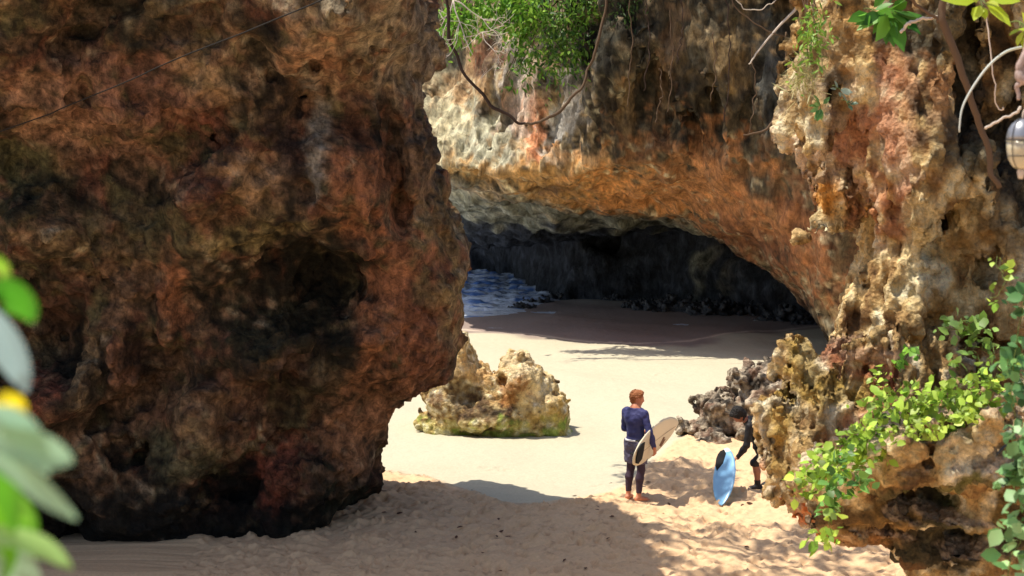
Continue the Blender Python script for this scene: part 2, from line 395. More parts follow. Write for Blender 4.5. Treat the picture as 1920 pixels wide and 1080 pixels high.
# ------------------------------------------------------------------ sea
wx_ = np.concatenate([np.arange(-240, -16, 8.0), np.arange(-16, 3.2, .07), np.arange(4, 200, 8.0)]); wy_ = np.concatenate([np.arange(47, 80, .09), np.arange(80, 120, 1.0), np.arange(122, 480, 12.0)])
X, Y = np.meshgrid(wx_, wy_, indexing='ij'); P = np.stack([X, Y, 0*X], -1).reshape(-1, 3)
wz = .02+.06*fbm(P, (7, 3.6, 5), (.2, .4, .6))+.03*rough(P, (2.6, 1.7, 2), (.1, .1, .5))
wz = wz*sstep(-.5, 3.0, P[:, 1]-np.interp(P[:, 0], SHORE[:, 0], SHORE[:, 1]))*1.1-.07*(1-sstep(-1.5, .5, P[:, 1]-np.interp(P[:, 0], SHORE[:, 0], SHORE[:, 1])))
WV = P.copy(); WV[:, 2] = wz-.0
foam = sstep(-.9, .6, rough(P, (4.2, 2.6, 3), (.6, .2, .1))+.9*(1-sstep(0, 9, P[:, 1]-np.interp(P[:, 0], SHORE[:, 0], SHORE[:, 1]))))
foam = np.maximum(foam, sstep(.6, 1.3, np.abs(wz)*7)*.7)
wc = lin((110, 150, 215))+(lin((232, 240, 252))-lin((110, 150, 215)))*foam[:, None]
a, b_ = len(wx_), len(wy_); ii, jj = np.meshgrid(np.arange(a-1), np.arange(b_-1), indexing='ij'); k = (ii*b_+jj).ravel()
M_sea = mat('sea_water', rough=.25, spec=.5); at = N(M_sea, 'ShaderNodeVertexColor', layer_name='Col'); L(M_sea, at.outputs[0], M_sea.node_tree.nodes['Principled BSDF'].inputs['Base Color'])
n1 = N(M_sea, 'ShaderNodeTexNoise'); n1.inputs['Scale'].default_value = 3; n1.inputs['Detail'].default_value = 8; bp = N(M_sea, 'ShaderNodeBump'); bp.inputs['Distance'].default_value = .12; tc = N(M_sea, 'ShaderNodeTexCoord')
L(M_sea, tc.outputs['Object'], n1.inputs[0]); L(M_sea, n1.outputs[0], bp.inputs['Height']); L(M_sea, bp.outputs[0], M_sea.node_tree.nodes['Principled BSDF'].inputs['Normal'])
o = mk('sea', WV, np.stack([k, k+b_, k+b_+1, k+1], 1), M_sea, col=wc); tag(o, 'foaming blue sea water running up under the cave', 'sea', kind='structure')

# ================================================================== rocks
def relief(P, blobs, Y0):
    r = np.zeros(len(P))
    for u, v, ru, rv, ang, d in blobs:
        c = W(u, v, Y0); k = Y0/FPX; a = math.radians(ang); dx = P[:, 0]-c[0]; dz = P[:, 2]-c[2]
        e = np.sqrt(((dx*math.cos(a)+dz*math.sin(a))/(ru*k))**2+((-dx*math.sin(a)+dz*math.cos(a))/(rv*k))**2)
        r += d*(1-sstep(.35, 1.15, e))
    return r
def build_rock(name, fn, lo, hi, h, material, colf, disp=None, lip=2.0, label=None, cat='rock', parent=None):
    V, Q = surf(fn, lo, hi, h, lip); Nn = vnormals(V, Q)
    c = colf(V, Nn)
    if disp is not None: V = V+Nn*disp(V, Nn)[:, None]
    o = mk(name, V, Q, material, col=c, parent=parent)
    print(name, len(V)); return tag(o, label, cat) if label else o

# ---- the big shaded boulder on the left
YB = 21.8
PB = Poly(px([(-200, -700), (60, -400), (280, -250), (480, -150), (660, -90), (800, -40), (836, 10), (842, 70), (828, 112), (804, 160), (806, 205), (824, 262), (840, 330), (852, 410), (868, 455), (880, 512), (872, 585), (868, 645), (856, 672), (822, 700), (788, 722), (752, 752), (733, 790), (722, 822), (714, 850), (706, 905), (696, 950), (680, 1000), (668, 1070), (600, 1180), (-900, 1180), (-1700, 600), (-1700, -700)], YB), 1.5, .05)
RB = [(700, 70, 190, 150, -35, .55), (760, 300, 26, 150, 4, -.55), (640, 320, 60, 130, 0, .35), (555, 310, 70, 90, 10, .4), (600, 520, 190, 100, -5, -.45), (60, 125, 130, 32, 8, -.6),
      (180, 55, 200, 45, 18, .45), (440, 60, 150, 30, 25, .35), (260, 200, 130, 80, -10, .35), (120, 300, 60, 110, 40, -.35), (500, 190, 70, 120, 50, .3), (555, 150, 40, 60, 0, -.35),
      (250, 640, 20, 70, -5, .3), (300, 640, 16, 70, -5, .28), (210, 620, 60, 70, 0, -.4), (380, 560, 22, 90, -5, .3), (430, 760, 60, 60, 0, .3), (150, 720, 160, 60, 25, .35), (250, 740, 190, 30, 28, -.3),
      (780, 560, 90, 170, 8, .3), (640, 690, 120, 100, 0, -.3), (20, 330, 20, 50, 0, .3), (295, 190, 16, 24, 0, -.35), (350, 320, 240, 60, 20, -.2)]
def f_boulder(P):
    X, Y, Z = P.T
    big = fbm(P, (8, 8, 8), (.2, .4, .1)); d2 = PB(X, Z)+.05*fbm(P, 3, (.5, .2, .2))
    Pw = warp(P, 6, .35); front = .36*big+.06*fbm(Pw, (4, 4, 3), (.7, .1, .3))
    front += .07*(1-np.abs(fbm(Pw, (6, 6, 10), (.3, .9, .1)))*1.3)
    yc = 22.1-.22*np.clip(Z-2.0, -4, 3)-.55*np.clip(Z-5, 0, 7)-.2*np.maximum(-X-3, 0)*.6
    s = slab(d2, Y+relief(P, RB, YB)*(Y < yc), yc, 2.25, 1.8)
    und = .12*sstep(1.4, -.4, Z)          # undercut foot
    return s*.8-(front-.22)*.7*(.35+.65*sstep(-.1, -1.6, d2))+und*.7
def d_boulder(P, n):
    Q = warp(P, 2.5, .12); Q = Q+np.stack([.35*P[:, 2], 0*P[:, 0], 0*P[:, 0]], 1); k = sstep(.1, 1.2, fbm(P, 6, (.6, .9, .9)))
    return .016*rough(Q, (1.7, 1.7, 5), (.2, .2, .6))+.016*rough(P, .8, (.5, .1, .4))*(.35+k)+.02*k*(cell(Q, (1.9, 1.9, 2.2), (.2, .5, .1))-.5)+.03*(1-2*np.abs(fbm(Q, (2.2, 2.2, 6), (.9, .3, .4))))*sstep(-.3, .9, fbm(P, 5, (.1, .9, .9)))
def c_boulder(P, n):
    P0 = P; P = warp(P, 3.5, .16); P = P+np.stack([.4*P[:, 2], 0*P[:, 0], 0*P[:, 0]], 1); t = .43+.17*rough(P, (5, 5, 8), (.3, .3, .6))+.14*rough(P, (1.4, 1.4, 4), (.1, .5, .3))
    c = ramp(t, [(0, (52, 42, 30)), (.25, (92, 70, 48)), (.45, (132, 94, 64)), (.6, (160, 112, 74)), (.8, (184, 146, 106)), (1, (206, 180, 146))])
    t2 = sstep(.2, 1.3, fbm(P, (4.5, 4.5, 5), (.8, .1, .2)))
    c += (lin((160, 84, 50))-c)*(t2*.5)[:, None]
    t3 = sstep(.3, 1.2, fbm(P, (4, 4, 3), (.1, .6, .7)))
    c += (lin((112, 104, 52))-c)*(t3*.55)[:, None]
    P = P0
    BL = (34, 32, 22); OL = (128, 118, 62); TN = (205, 170, 125); OR = (196, 116, 62); RD = (146, 74, 50); GY = (150, 140, 128); BR = (110, 78, 52); YL = (178, 150, 80)
    return desat(paint(P, c, [  # mineral stains, plus shade painted into the carved hollows and groove
        (690, 90, 170, 130, -35, TN, .8), (720, 60, 110, 120, 0, (186, 160, 122), .7), (640, 140, 60, 90, -30, OR, .6), (800, 150, 45, 110, 0, (150, 128, 110), .7),
        (420, 200, 90, 70, 40, (190, 130, 90), .6), (270, 220, 120, 70, -10, (196, 134, 98), .85), (360, 170, 100, 60, -10, (165, 96, 68), .6), (200, 60, 190, 40, 25, (196, 138, 82), .7), (90, 30, 70, 60, 0, (180, 110, 66), .6),
        (50, 120, 110, 38, 5, BL, .95), (330, 75, 110, 60, 0, (70, 62, 42), .75), (470, 50, 120, 22, 20, (160, 140, 100), .7), (430, 90, 60, 20, 10, BL, .7),
        (120, 190, 70, 40, 30, OL, .8), (110, 300, 60, 100, 35, (50, 58, 36), .9), (130, 330, 70, 60, 60, OL, .6), (180, 370, 70, 40, 0, (52, 50, 34), .8), (40, 430, 40, 60, 0, (150, 100, 70), .6),
        (480, 240, 60, 70, 45, RD, .8), (500, 190, 50, 90, 40, (184, 138, 88), .7), (570, 130, 34, 60, 10, BL, .9), (585, 190, 60, 30, 10, BL, .8), (540, 240, 70, 34, 40, BL, .75), (530, 210, 18, 50, 0, BL, .5),
        (545, 330, 55, 60, 0, (190, 142, 98), .85), (470, 380, 50, 50, 0, RD, .8), (600, 280, 34, 90, 5, (72, 52, 48), .85), (650, 280, 26, 120, 0, (158, 144, 134), .95), (740, 280, 22, 130, 0, (36, 30, 28), .95), (700, 250, 30, 110, 0, (120, 66, 44), .8),
        (715, 330, 50, 80, 0, (190, 112, 62), .8), (690, 400, 60, 30, 0, OR, .7), (790, 330, 30, 140, -6, (140, 104, 78), .8), (825, 480, 34, 160, -4, (150, 118, 66), .85), (855, 560, 20, 90, 0, (186, 152, 90), .7),
        (350, 420, 230, 60, 8, (104, 92, 50), .6), (520, 430, 150, 24, 12, YL, .85), (570, 510, 130, 100, 0, BL, .95), (560, 600, 120, 60, 0, (58, 54, 34), .9), (655, 470, 40, 90, 0, BL, .9), (420, 480, 60, 50, 0, (74, 66, 44), .7),
        (760, 500, 60, 130, -8, (192, 112, 64), .85), (800, 600, 50, 110, 0, (160, 90, 56), .85), (730, 610, 50, 80, 0, OR, .7), (690, 740, 90, 120, -10, (188, 118, 64), .8), (630, 680, 60, 90, 0, (84, 76, 50), .75), (640, 620, 60, 60, 0, BL, .8),
        (390, 530, 26, 90, -8, OR, .85), (160, 560, 60, 60, 0, (128, 82, 54), .6), (230, 640, 70, 60, 0, (48, 42, 32), .9), (248, 650, 16, 70, -5, (190, 150, 100), .9), (302, 650, 14, 70, -4, (178, 112, 76), .8), (340, 640, 40, 70, 0, (52, 38, 32), .8),
        (130, 730, 90, 50, 40, (186, 88, 48), .9), (200, 760, 130, 26, 30, BL, .7), (330, 720, 60, 60, 20, (160, 110, 74), .7), (430, 760, 60, 60, 0, (176, 134, 84), .8), (380, 800, 80, 60, 0, (120, 114, 74), .7), (500, 720, 80, 60, 0, (120, 70, 48), .6),
        (540, 860, 90, 60, 30, (196, 84, 46), .85), (620, 880, 90, 90, 0, (112, 80, 56), .5), (560, 700, 40, 80, 0, BL, .6), (590, 640, 24, 30, 0, (150, 104, 84), .6),
        (300, 925, 540, 90, 0, (32, 29, 26), .95), (300, 1010, 620, 85, 0, (28, 26, 23), .97), (660, 930, 30, 90, 15, (46, 48, 30), .8), (560, 1000, 140, 70, 0, (34, 32, 26), .9), (170, 850, 160, 60, -5, (62, 50, 38), .8),  # near-black foot: shade under the overhang painted into the rock colour
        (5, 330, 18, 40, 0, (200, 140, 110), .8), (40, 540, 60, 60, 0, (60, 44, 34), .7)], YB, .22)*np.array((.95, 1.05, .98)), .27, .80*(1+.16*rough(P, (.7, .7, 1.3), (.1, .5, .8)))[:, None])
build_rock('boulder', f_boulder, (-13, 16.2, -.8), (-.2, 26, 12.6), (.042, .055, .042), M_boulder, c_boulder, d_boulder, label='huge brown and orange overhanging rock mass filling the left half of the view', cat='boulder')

# ---- the middle cliff with the sea cave under it
CT = [  # u, v, Y : the underside of the cave roof, front lip first
    (600, 300, 50), (800, 318, 45.5), (900, 335, 44.2), (1000, 322, 42.2), (1150, 306, 40.8), (1250, 300, 39.9), (1340, 318, 39), (1440, 395, 38.2), (1510, 480, 37.6), (1560, 600, 37.2), (1620, 760, 37.5), (1750, 760, 37),
    (600, 350, 55), (850, 362, 50), (1000, 372, 47), (1150, 385, 46), (1230, 392, 45.4), (1290, 404, 45), (1400, 480, 44), (1450, 520, 43.4), (1500, 552, 43), (1560, 622, 42), (1620, 760, 42), (1750, 760, 42),
    (600, 410, 56), (850, 420, 54), (1000, 428, 53), (1150, 424, 52), (1290, 414, 51), (1400, 455, 50), (1500, 490, 49), (1600, 530, 48), (1750, 600, 47),
    (600, 440, 66), (850, 450, 66), (1000, 450, 63), (1150, 440, 60), (1300, 430, 58), (1500, 470, 56), (1700, 500, 54), (600, 440, 80), (1000, 450, 80), (1500, 450, 70)]
CP_ = np.array([W(*c) for c in CT]); K = len(CP_)
def tps(a, b):
    r2 = (a[:, None, 0]-b[None, :, 0])**2+(a[:, None, 1]-b[None, :, 1])**2+1e-9; return .5*r2*np.log(r2)
A_ = np.zeros((K+3, K+3)); A_[:K, :K] = tps(CP_, CP_)+np.eye(K)*.5; A_[:K, K] = 1; A_[:K, K+1:] = CP_[:, :2]; A_[K:, :K] = A_[:K, K:].T
w_ = np.linalg.solve(A_, np.concatenate([CP_[:, 2], np.zeros(3)]))
cx_ = np.arange(-14, 17, .25); cy_ = np.arange(34, 84, .25); XX, YY = np.meshgrid(cx_, cy_, indexing='ij'); q = np.stack([XX.ravel(), YY.ravel()], 1)
CG = (tps(q, CP_)@w_[:K]+w_[K]+q@w_[K+1:]).reshape(XX.shape)
def ceil_z(X, Y):
    a = np.clip((X-cx_[0])/.25, 0, len(cx_)-1.01); b = np.clip((Y-cy_[0])/.25, 0, len(cy_)-1.01); i = a.astype(int); j = b.astype(int); f = a-i; g = b-j
    return (CG[i, j]*(1-f)+CG[i+1, j]*f)*(1-g)+(CG[i, j+1]*(1-f)+CG[i+1, j+1]*f)*g
BW = np.array([W(u, 500, Y)[:2] for u, Y in [(500, 74), (870, 72), (960, 69), (1010, 60), (1060, 57.5), (1200, 56.5), (1300, 54.2), (1400, 52), (1500, 49.5), (1600, 46), (1750, 43)]])
FW = np.array([W(u, 300, Y)[:2] for u, Y in [(100, 60), (700, 48.5), (800, 45.5), (960, 43.2), (1000, 42.6), (1080, 41.4), (1150, 40.5), (1250, 39.8), (1340, 38.9), (1450, 37.8), (1560, 36.8), (1700, 36), (2000, 35.5)]])
def f_mid(P):
    X, Y, Z = P.T
    col = 1-np.abs(fbm(P, (5.0, 5, 22), (.15, .3, .2))); fl = .55*col+.5*fbm(P, (9, 9, 14), (.4, .1, .6))
    front = np.interp(X, FW[:, 0], FW[:, 1])-fl*(.38+.4*sstep(5.2, 7.5, Z))-np.where(X > 1, .10+.13*sstep(1, 3, X), .10)*np.clip(Z-5, -4, 8)
    front = front+.62*np.clip(Z-5.0, 0, 5)*sstep(2.6, -.2, X)
    fr = front-Y
    cn = ceil_z(X, Y)+.13*fbm(P, (7, 7, 7), (.3, .3, .7))+.03*fbm(P, (3, 3, 3), (.6, .3, .7))
    cz = (cn-Z)
    bw = np.interp(X, BW[:, 0], BW[:, 1])-Y+.3*fbm(P, 9, (.2, .8, .1))-.35*(2.5-np.clip(Z, -1, 2.5))
    cave = smin(cz*.9, bw*.8, .5)     # >0 inside the cave air
    left = np.where(Y > 47, -3.9-X+.4*fbm(P, 9, (.2, .2, .1)), -9)+.0*Z
    return smax(smax(fr*.85, cave, .35), left, .6)
def d_mid(P, n):
    ridg = 1-2.0*np.abs(fbm(P, (1.6, 1.6, 5.5), (.8, .3, .4))); up = sstep(46, 43, P[:, 1])
    sw = (1-2*np.abs(fbm(P+np.stack([.5*P[:, 2], 0*P[:, 0], 0*P[:, 0]], 1), (1.1, 1.1, 2.4), (.2, .7, .4))))*sstep(0.5, -1.0, P[:, 0])*sstep(44, 42, 0*P[:, 0]+43)
    k_ = 1-.6*sstep(50, 53, P[:, 1])
    return k_*up*(.05*ridg*sstep(4.5, 6, P[:, 2])+.05*sw*sstep(4.5, 5.5, P[:, 2]))+.035*rough(P, (2.2, 2.2, 5), (.1, .2, .9))+.02*(cell(P, (4, 4, 6), (.4, .1, .3))-.5)
def c_mid(P, n):
    P2 = P.copy(); P2[:, 0] += .35*fbm(P, 3, (.2, .2, .9))
    t = .5+.24*fbm(P2, (3.4, 6, 11), (.5, .3, .6))+.17*rough(P2, (1.6, 2.4, 4), (.1, .5, .3))
    c = ramp(t, [(0, (60, 48, 34)), (.25, (98, 78, 54)), (.45, (140, 110, 76)), (.6, (170, 132, 90)), (.8, (196, 160, 116)), (1, (216, 190, 152))])
    BL = (46, 42, 36)
    c = paint(P, c, [
        (1330, 180, 300, 200, 0, (60, 48, 34), .82, 40), (1240, 70, 300, 110, 0, (56, 50, 38), .75, 41),  # broad dark tone over the upper right face
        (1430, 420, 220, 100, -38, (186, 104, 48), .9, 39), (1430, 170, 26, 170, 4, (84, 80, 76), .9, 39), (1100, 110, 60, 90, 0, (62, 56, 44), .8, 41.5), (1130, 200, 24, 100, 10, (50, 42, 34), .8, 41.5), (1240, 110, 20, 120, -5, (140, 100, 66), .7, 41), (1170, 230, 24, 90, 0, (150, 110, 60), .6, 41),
        (1330, 110, 60, 60, 0, (150, 112, 62), .7, 40), (1290, 170, 30, 120, 0, (60, 48, 36), .6, 40.5), (1380, 120, 18, 130, 0, (64, 54, 44), .7, 40), (1480, 160, 20, 160, 0, (110, 78, 60), .6, 39),
        (850, 230, 66, 110, 15, (222, 200, 160), .85, 44.3), (920, 260, 60, 70, 20, (196, 184, 160), .7, 43), (870, 130, 60, 60, 0, (196, 140, 88), .7, 43.5), (905, 90, 60, 26, 0, (120, 62, 36), .85, 43), (900, 120, 50, 14, 0, (90, 50, 32), .7, 43),
        (975, 190, 38, 80, 5, (226, 186, 164), .9, 42.6), (960, 120, 26, 60, 0, (180, 168, 160), .6, 42.6), (1003, 270, 15, 50, -8, (206, 120, 70), .9, 42.4), (1000, 210, 20, 40, 0, (206, 128, 84), .6, 42.4), (1045, 250, 26, 60, -12, (200, 184, 176), .85, 42.3), (1070, 180, 26, 80, 0, (120, 106, 100), .7, 42),
        (940, 200, 10, 60, 20, (110, 104, 104), .7, 42.9), (1085, 300, 70, 18, -8, (216, 156, 98), .85, 42), (1140, 240, 20, 70, 20, (58, 44, 34), .7, 41.6),
        (1000, 330, 190, 26, -3, (196, 136, 62), .85, 44, .5), (1170, 350, 130, 50, -10, (206, 128, 52), .9, 44.5), (1060, 366, 90, 26, -10, (200, 136, 60), .85, 46), (1030, 352, 50, 12, 0, (80, 52, 32), .7, 45), (860, 345, 50, 16, 0, (120, 112, 100), .7, 45),
        (1200, 370, 110, 40, 0, (204, 126, 56), .85, 46), (1330, 330, 150, 70, -28, (196, 122, 62), .9, 42), (1450, 420, 150, 60, -38, (182, 112, 60), .92, 42), (1520, 520, 120, 50, -48, (156, 96, 58), .9, 42), (1400, 450, 90, 22, -36, (116, 66, 40), .7, 43.5), (1230, 290, 80, 40, -30, (150, 96, 54), .7, 41),
        (1400, 380, 60, 14, -38, (224, 138, 66), .8, 42.5), (1380, 340, 110, 12, -36, (96, 60, 38), .6, 41), (1580, 560, 40, 120, -12, (64, 44, 36), .9, 40), (1590, 480, 16, 90, 0, (150, 128, 88), .85, 38.5), (1560, 440, 14, 90, -10, (110, 84, 54), .8, 38.5), (1450, 330, 80, 60, -30, (92, 72, 50), .6, 39),
        (1490, 400, 60, 40, -40, (110, 62, 36), .6, 40)], 41, .4, .2)
    c = desat(c*np.array((.93, 1.04, 1.0)), .15, 1.08)
    # inside of the cave: grey-green above, near-black further in
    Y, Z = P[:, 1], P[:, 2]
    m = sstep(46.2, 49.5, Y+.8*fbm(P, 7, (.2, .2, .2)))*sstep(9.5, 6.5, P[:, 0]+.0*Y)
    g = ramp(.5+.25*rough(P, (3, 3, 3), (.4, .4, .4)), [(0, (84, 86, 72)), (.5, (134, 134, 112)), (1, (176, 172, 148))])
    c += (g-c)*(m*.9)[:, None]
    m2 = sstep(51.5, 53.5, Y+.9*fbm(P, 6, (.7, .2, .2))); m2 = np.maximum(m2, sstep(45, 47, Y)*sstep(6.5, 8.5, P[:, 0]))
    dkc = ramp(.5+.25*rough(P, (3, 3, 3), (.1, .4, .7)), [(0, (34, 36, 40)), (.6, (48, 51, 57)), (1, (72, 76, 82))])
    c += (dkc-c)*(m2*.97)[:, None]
    return c
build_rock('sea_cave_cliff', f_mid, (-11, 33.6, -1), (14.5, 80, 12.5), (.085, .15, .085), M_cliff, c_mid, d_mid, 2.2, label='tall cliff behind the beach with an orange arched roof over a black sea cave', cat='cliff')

# ---- small rocks
def rock_from(name, outline, Y, T, lo, hi, h, colf, label, Rr=.4, amp=1.0, lean=0.0, zm=0.0, shear=0.0, grow=0.0, holes=(), rel=(), cat='rock', material=None, dispf=None, seed=0.0, extra=None, parent=None, pit=1.0):
    Po = Poly(px(outline, Y), 1.0, .02)
    def f(P):
        X, Yy, Z = P.T
        d2 = Po(X-(Yy-Y)*shear, Z)+grow+amp*.045*fbm(P, .9*max(T, .6), (.1+seed, .2, .3))
        yc = Y+lean*(Z-zm)
        s = slab(d2, Yy+relief(P, rel, Y)*(Yy < yc+.2), yc, T, Rr)*.85
        s = s-amp*(.10*fbm(P, 3.0*max(T, .5), (.3+seed, .6, .1))+.02*fbm(P, (1.1, 1.1, 1.9), (.6, seed, .1)))
        pt = pit*.05*sstep(.36, .12, cell(P, (3.2, 3.2, 3.6), (.2, seed, .5)))*sstep(-.4, .6, fbm(P, 3, (.9, seed, .2)))*amp
        s = s+pt
        for (u, v, r, yh) in holes:
            c = W(u, v, yh); dv = c-np.array([0, 0, HC]); dv /= np.linalg.norm(dv); q = P-c; tt = q@dv; dd = np.sqrt(np.maximum((q**2).sum(1)-tt**2, 0))
            s = np.maximum(s, (r-dd)*.8)
        return extra(P, s) if extra else s
    dd = dispf or (lambda P, n: amp*(.02*rough(P, (.8, .8, .9), (.2, seed, .6))+.025*(cell(P, (2.2, 2.2, 2.5), (.2, seed, .6))-.5)+.02*(cell(P, (.9, .9, 1), (.2, seed, .1))-.5)))
    return build_rock(name, f, lo, hi, h, material or M_rock, colf, dd, 2.0, label, cat, parent)
def c_midrock(P, n):
    t = .55+.2*fbm(P, 1.6, (.5, .3, .6))+.2*rough(P, .6, (.1, .5, .3))
    c = ramp(t, [(0, (70, 52, 36)), (.3, (150, 118, 74)), (.55, (196, 168, 116)), (.8, (216, 196, 150)), (1, (232, 216, 184))])
    c = paint(P, c, [(870, 690, 50, 26, -25, (206, 164, 108), .7), (980, 690, 50, 30, -30, (220, 198, 156), .7), (885, 735, 60, 20, -20, (64, 48, 38), .7), (820, 745, 26, 20, 0, (90, 60, 44), .7), (905, 768, 60, 16, 0, (92, 74, 58), .6), (960, 730, 34, 26, 0, (160, 106, 54), .7), (945, 752, 40, 8, 0, (46, 36, 32), .8),
        (1040, 775, 30, 34, 0, (184, 150, 78), .7), (1020, 725, 30, 40, -40, (214, 190, 140), .6)], YR, .5, .4)
    gm = sstep(.42, .1, P[:, 2]+.12*fbm(P, 1.4, (.2, .2, .5)))*(.35+.65*sstep(-.2, .7, fbm(P, 1.8, (.8, .3, .5))))
    c += (lin((150, 172, 72))-c)*(gm*.85)[:, None]
    return c
YR = 28.8
rock_from('rock', [(792, 830), (790, 800), (798, 770), (796, 735), (805, 700), (838, 660), (862, 632), (872, 628), (878, 645), (884, 668), (902, 686), (925, 700), (936, 697), (944, 680), (958, 668), (976, 661), (988, 668), (1000, 686), (1022, 705), (1044, 722), (1050, 745), (1062, 768), (1067, 800), (1066, 830)], YR, .75,
          (-2.3, 27.2, -.4), (1.6, 30.4, 2.5), .026, c_midrock, 'pale yellow pitted rock with two peaks and green weed round its foot', Rr=.5, amp=.42, pit=.4,
          rel=[(885, 745, 60, 24, -25, -.05), (980, 700, 40, 30, 0, .15), (910, 770, 90, 30, 0, .2)], seed=.95)
def c_grey(P, n):
    t = .5+.2*fbm(P, 1.8, (.5, .1, .6))+.2*rough(P, .6, (.1, .2, .3))
    c = ramp(t, [(0, (58, 52, 46)), (.4, (116, 104, 90)), (.7, (158, 144, 124)), (1, (196, 182, 160))])
    t2 = sstep(.2, 1.2, fbm(P, 1.9, (.4, .8, .1)))*.4
    return c+(lin((130, 92, 70))-c)*t2[:, None]
rock_from('rock', [(1290, 812), (1300, 797), (1315, 785), (1325, 770), (1335, 755), (1350, 745), (1370, 745), (1376, 730), (1384, 708), (1396, 706), (1412, 692), (1440, 690), (1462, 700), (1475, 730), (1500, 745), (1540, 750), (1560, 830), (1400, 830)], 28.2, .8,
          (3.2, 26.6, -.4), (6.6, 29.8, 2.0), .028, c_grey, 'rough grey rock sloping down to the sand behind the crouching surfer', Rr=.5, seed=.7, amp=1.0)
rock_from('small_rock', [(1306, 826), (1312, 818), (1324, 816), (1335, 806), (1350, 806), (1358, 812), (1362, 822), (1352, 832), (1306, 832)], 27.2, .3,
          (3.2, 26.6, -.3), (4.6, 27.9, .6), .02, c_grey, 'low dark grey rock lying on the sand in front of the larger grey rock', Rr=.12, amp=.4, seed=.1)
# wet black rocks lying along the back of the beach
def c_black(P, n):
    return ramp(.5+.25*rough(P, .9, (.3, .1, .6)), [(0, (34, 34, 36)), (.6, (58, 58, 60)), (1, (104, 102, 98))])
PROTO = []
for s in range(3):
    def f(P, s=s):
        q = P/np.array([.6, .34, .2]); return (np.linalg.norm(q, axis=1)-1)*.2-.07*fbm(P, 1.3, (.2+s*.3, .5, .1))
    V, Q = surf(f, (-.95, -.65, -.3), (.95, .65, .4), .035)
    V = V+vnormals(V, Q)*(.03*rough(V, .7, (.5, .3, s*.2)))[:, None]; PROTO.append((V, Q, c_black(V, None)))
M_wet = rock_mat('wet_rock', 9, .3, .8, .04, rough=.45, spec=.5)
BR_ = [(1195, 576, .8), (1228, 583, 1.1), (1262, 580, 1.3), (1300, 585, 1.5), (1338, 590, 1.3), (1372, 583, .8), (1290, 566, 1.0), (1250, 562, .7), (1395, 577, .9), (1440, 590, 1.1), (1490, 603, 1.4), (1530, 606, 1.0), (1010, 566, .8), (1045, 558, .9), (980, 576, .6), (1075, 556, .7), (1345, 568, 1.2), (1150, 562, .6), (1205, 558, .8), (1460, 600, .8)]
DESC = {}
meshes = {}
for i, (u, v, s) in enumerate(BR_):
    k = i % 3
    if k not in meshes:
        o = mk('beach_rock', *PROTO[k][:2], M_wet, col=PROTO[k][2]); meshes[k] = o
    else:
        o = meshes[k].copy(); COL.objects.link(o)
    g = G(u, v); o.location = (g[0], g[1], gz(g[0], g[1])+.03); o.scale = (s, s, s*(.8+.5*rng.random())); o.rotation_euler = (0, 0, rng.uniform(-.5, .5)+(math.pi if rng.random() < .5 else 0))
    where = 'at the edge of the foaming water' if u < 1100 else ('at the foot of the orange arch' if u > 1420 else ('on the dark sand below the black cave wall' if v < 572 else 'on the dark middle sand'))
    DESC.setdefault(where, []).append((u, o))
ON = ['first', 'second', 'third', 'fourth', 'fifth', 'sixth', 'seventh', 'eighth', 'ninth']
for where, l_ in DESC.items():
    for q, (u, o) in enumerate(sorted(l_, key=lambda t: t[0])): tag(o, f'{ON[q]} from left of the black rocks {where}', 'rock', 'wet black rocks '+where)

# ---- the right-hand limestone
def lime_base(P, seed):
    t = .60+.2*fbm(P, (2.2, 2.2, 4.0), (.5+seed, .3, .6))+.17*rough(P, (.9, .9, 1.5), (.1, .5+seed, .3))
    return ramp(t, [(0, (96, 70, 44)), (.25, (156, 120, 76)), (.5, (196, 164, 112)), (.75, (220, 196, 150)), (1, (236, 222, 190))])
YC = 15.0
PC = Poly(px([(1440, -700), (1478, -120), (1488, 0), (1500, 90), (1492, 160), (1486, 235), (1500, 290), (1516, 330), (1530, 400), (1548, 440), (1585, 455), (1612, 462), (1622, 500), (1606, 545), (1596, 600), (1594, 640), (1606, 700), (1600, 800), (1620, 900), (2700, 900), (2700, -700)], YC), 1.0, .03)
RC = [(1560, 60, 60, 120, 0, .3), (1540, 130, 26, 120, 0, -.4), (1570, 250, 40, 60, 0, -.3), (1700, 90, 40, 220, 0, .45), (1560, 380, 40, 60, 0, .35), (1660, 330, 70, 200, 6, .5), (1800, 180, 110, 160, 10, -.8), (1740, 260, 26, 70, 0, -.3), (1770, 290, 30, 40, 0, .5),
      (1850, 330, 60, 120, 0, -.5), (1680, 560, 80, 110, 0, .5), (1690, 600, 34, 46, 0, -.45), (1800, 480, 50, 60, 0, -.3), (1780, 620, 60, 18, 0, -.6), (1830, 440, 24, 120, 0, .3), (1900, 560, 40, 160, 0, -.5), (1860, 690, 90, 60, 0, .3), (1690, 500, 30, 10, 0, -.3), (1720, 400, 20, 40, 0, -.3)]
def f_cliff(P):
    X, Y, Z = P.T
    d2 = PC(X-(Y-YC)*.2, Z)+.10+.14*sstep(2.5, 5, Z)+.05*fbm(P, 1.2, (.5, .2, .2))
    yc = YC+.9-.35*np.maximum(X-3.9, 0)
    s = slab(d2, Y+relief(P, RC, YC)*(Y < yc+.4), yc, 1.9, 1.2)*.8
    fl = 1-np.abs(fbm(P, (2.0, 2, 9), (.3, .2, .6)))*1.4
    s -= .13*fl+.16*fbm(P, (5, 5, 7), (.3, .5, .9))+.025*fbm(P, (1.5, 1.5, 2.2), (.2, .4, .1))
    pm = sstep(-.6, .6, fbm(P, 4, (.9, .2, .2)))
    s += pm*.12*sstep(.42, .12, cell(P, (3.4, 3.4, 4.2), (.2, .1, .5)))*sstep(-.2, .8, fbm(P, 2.5, (.4, .2, .2)))+.04*sstep(.4, .1, cell(P, (1.8, 1.8, 2.2), (.6, .1, .5)))
    return s
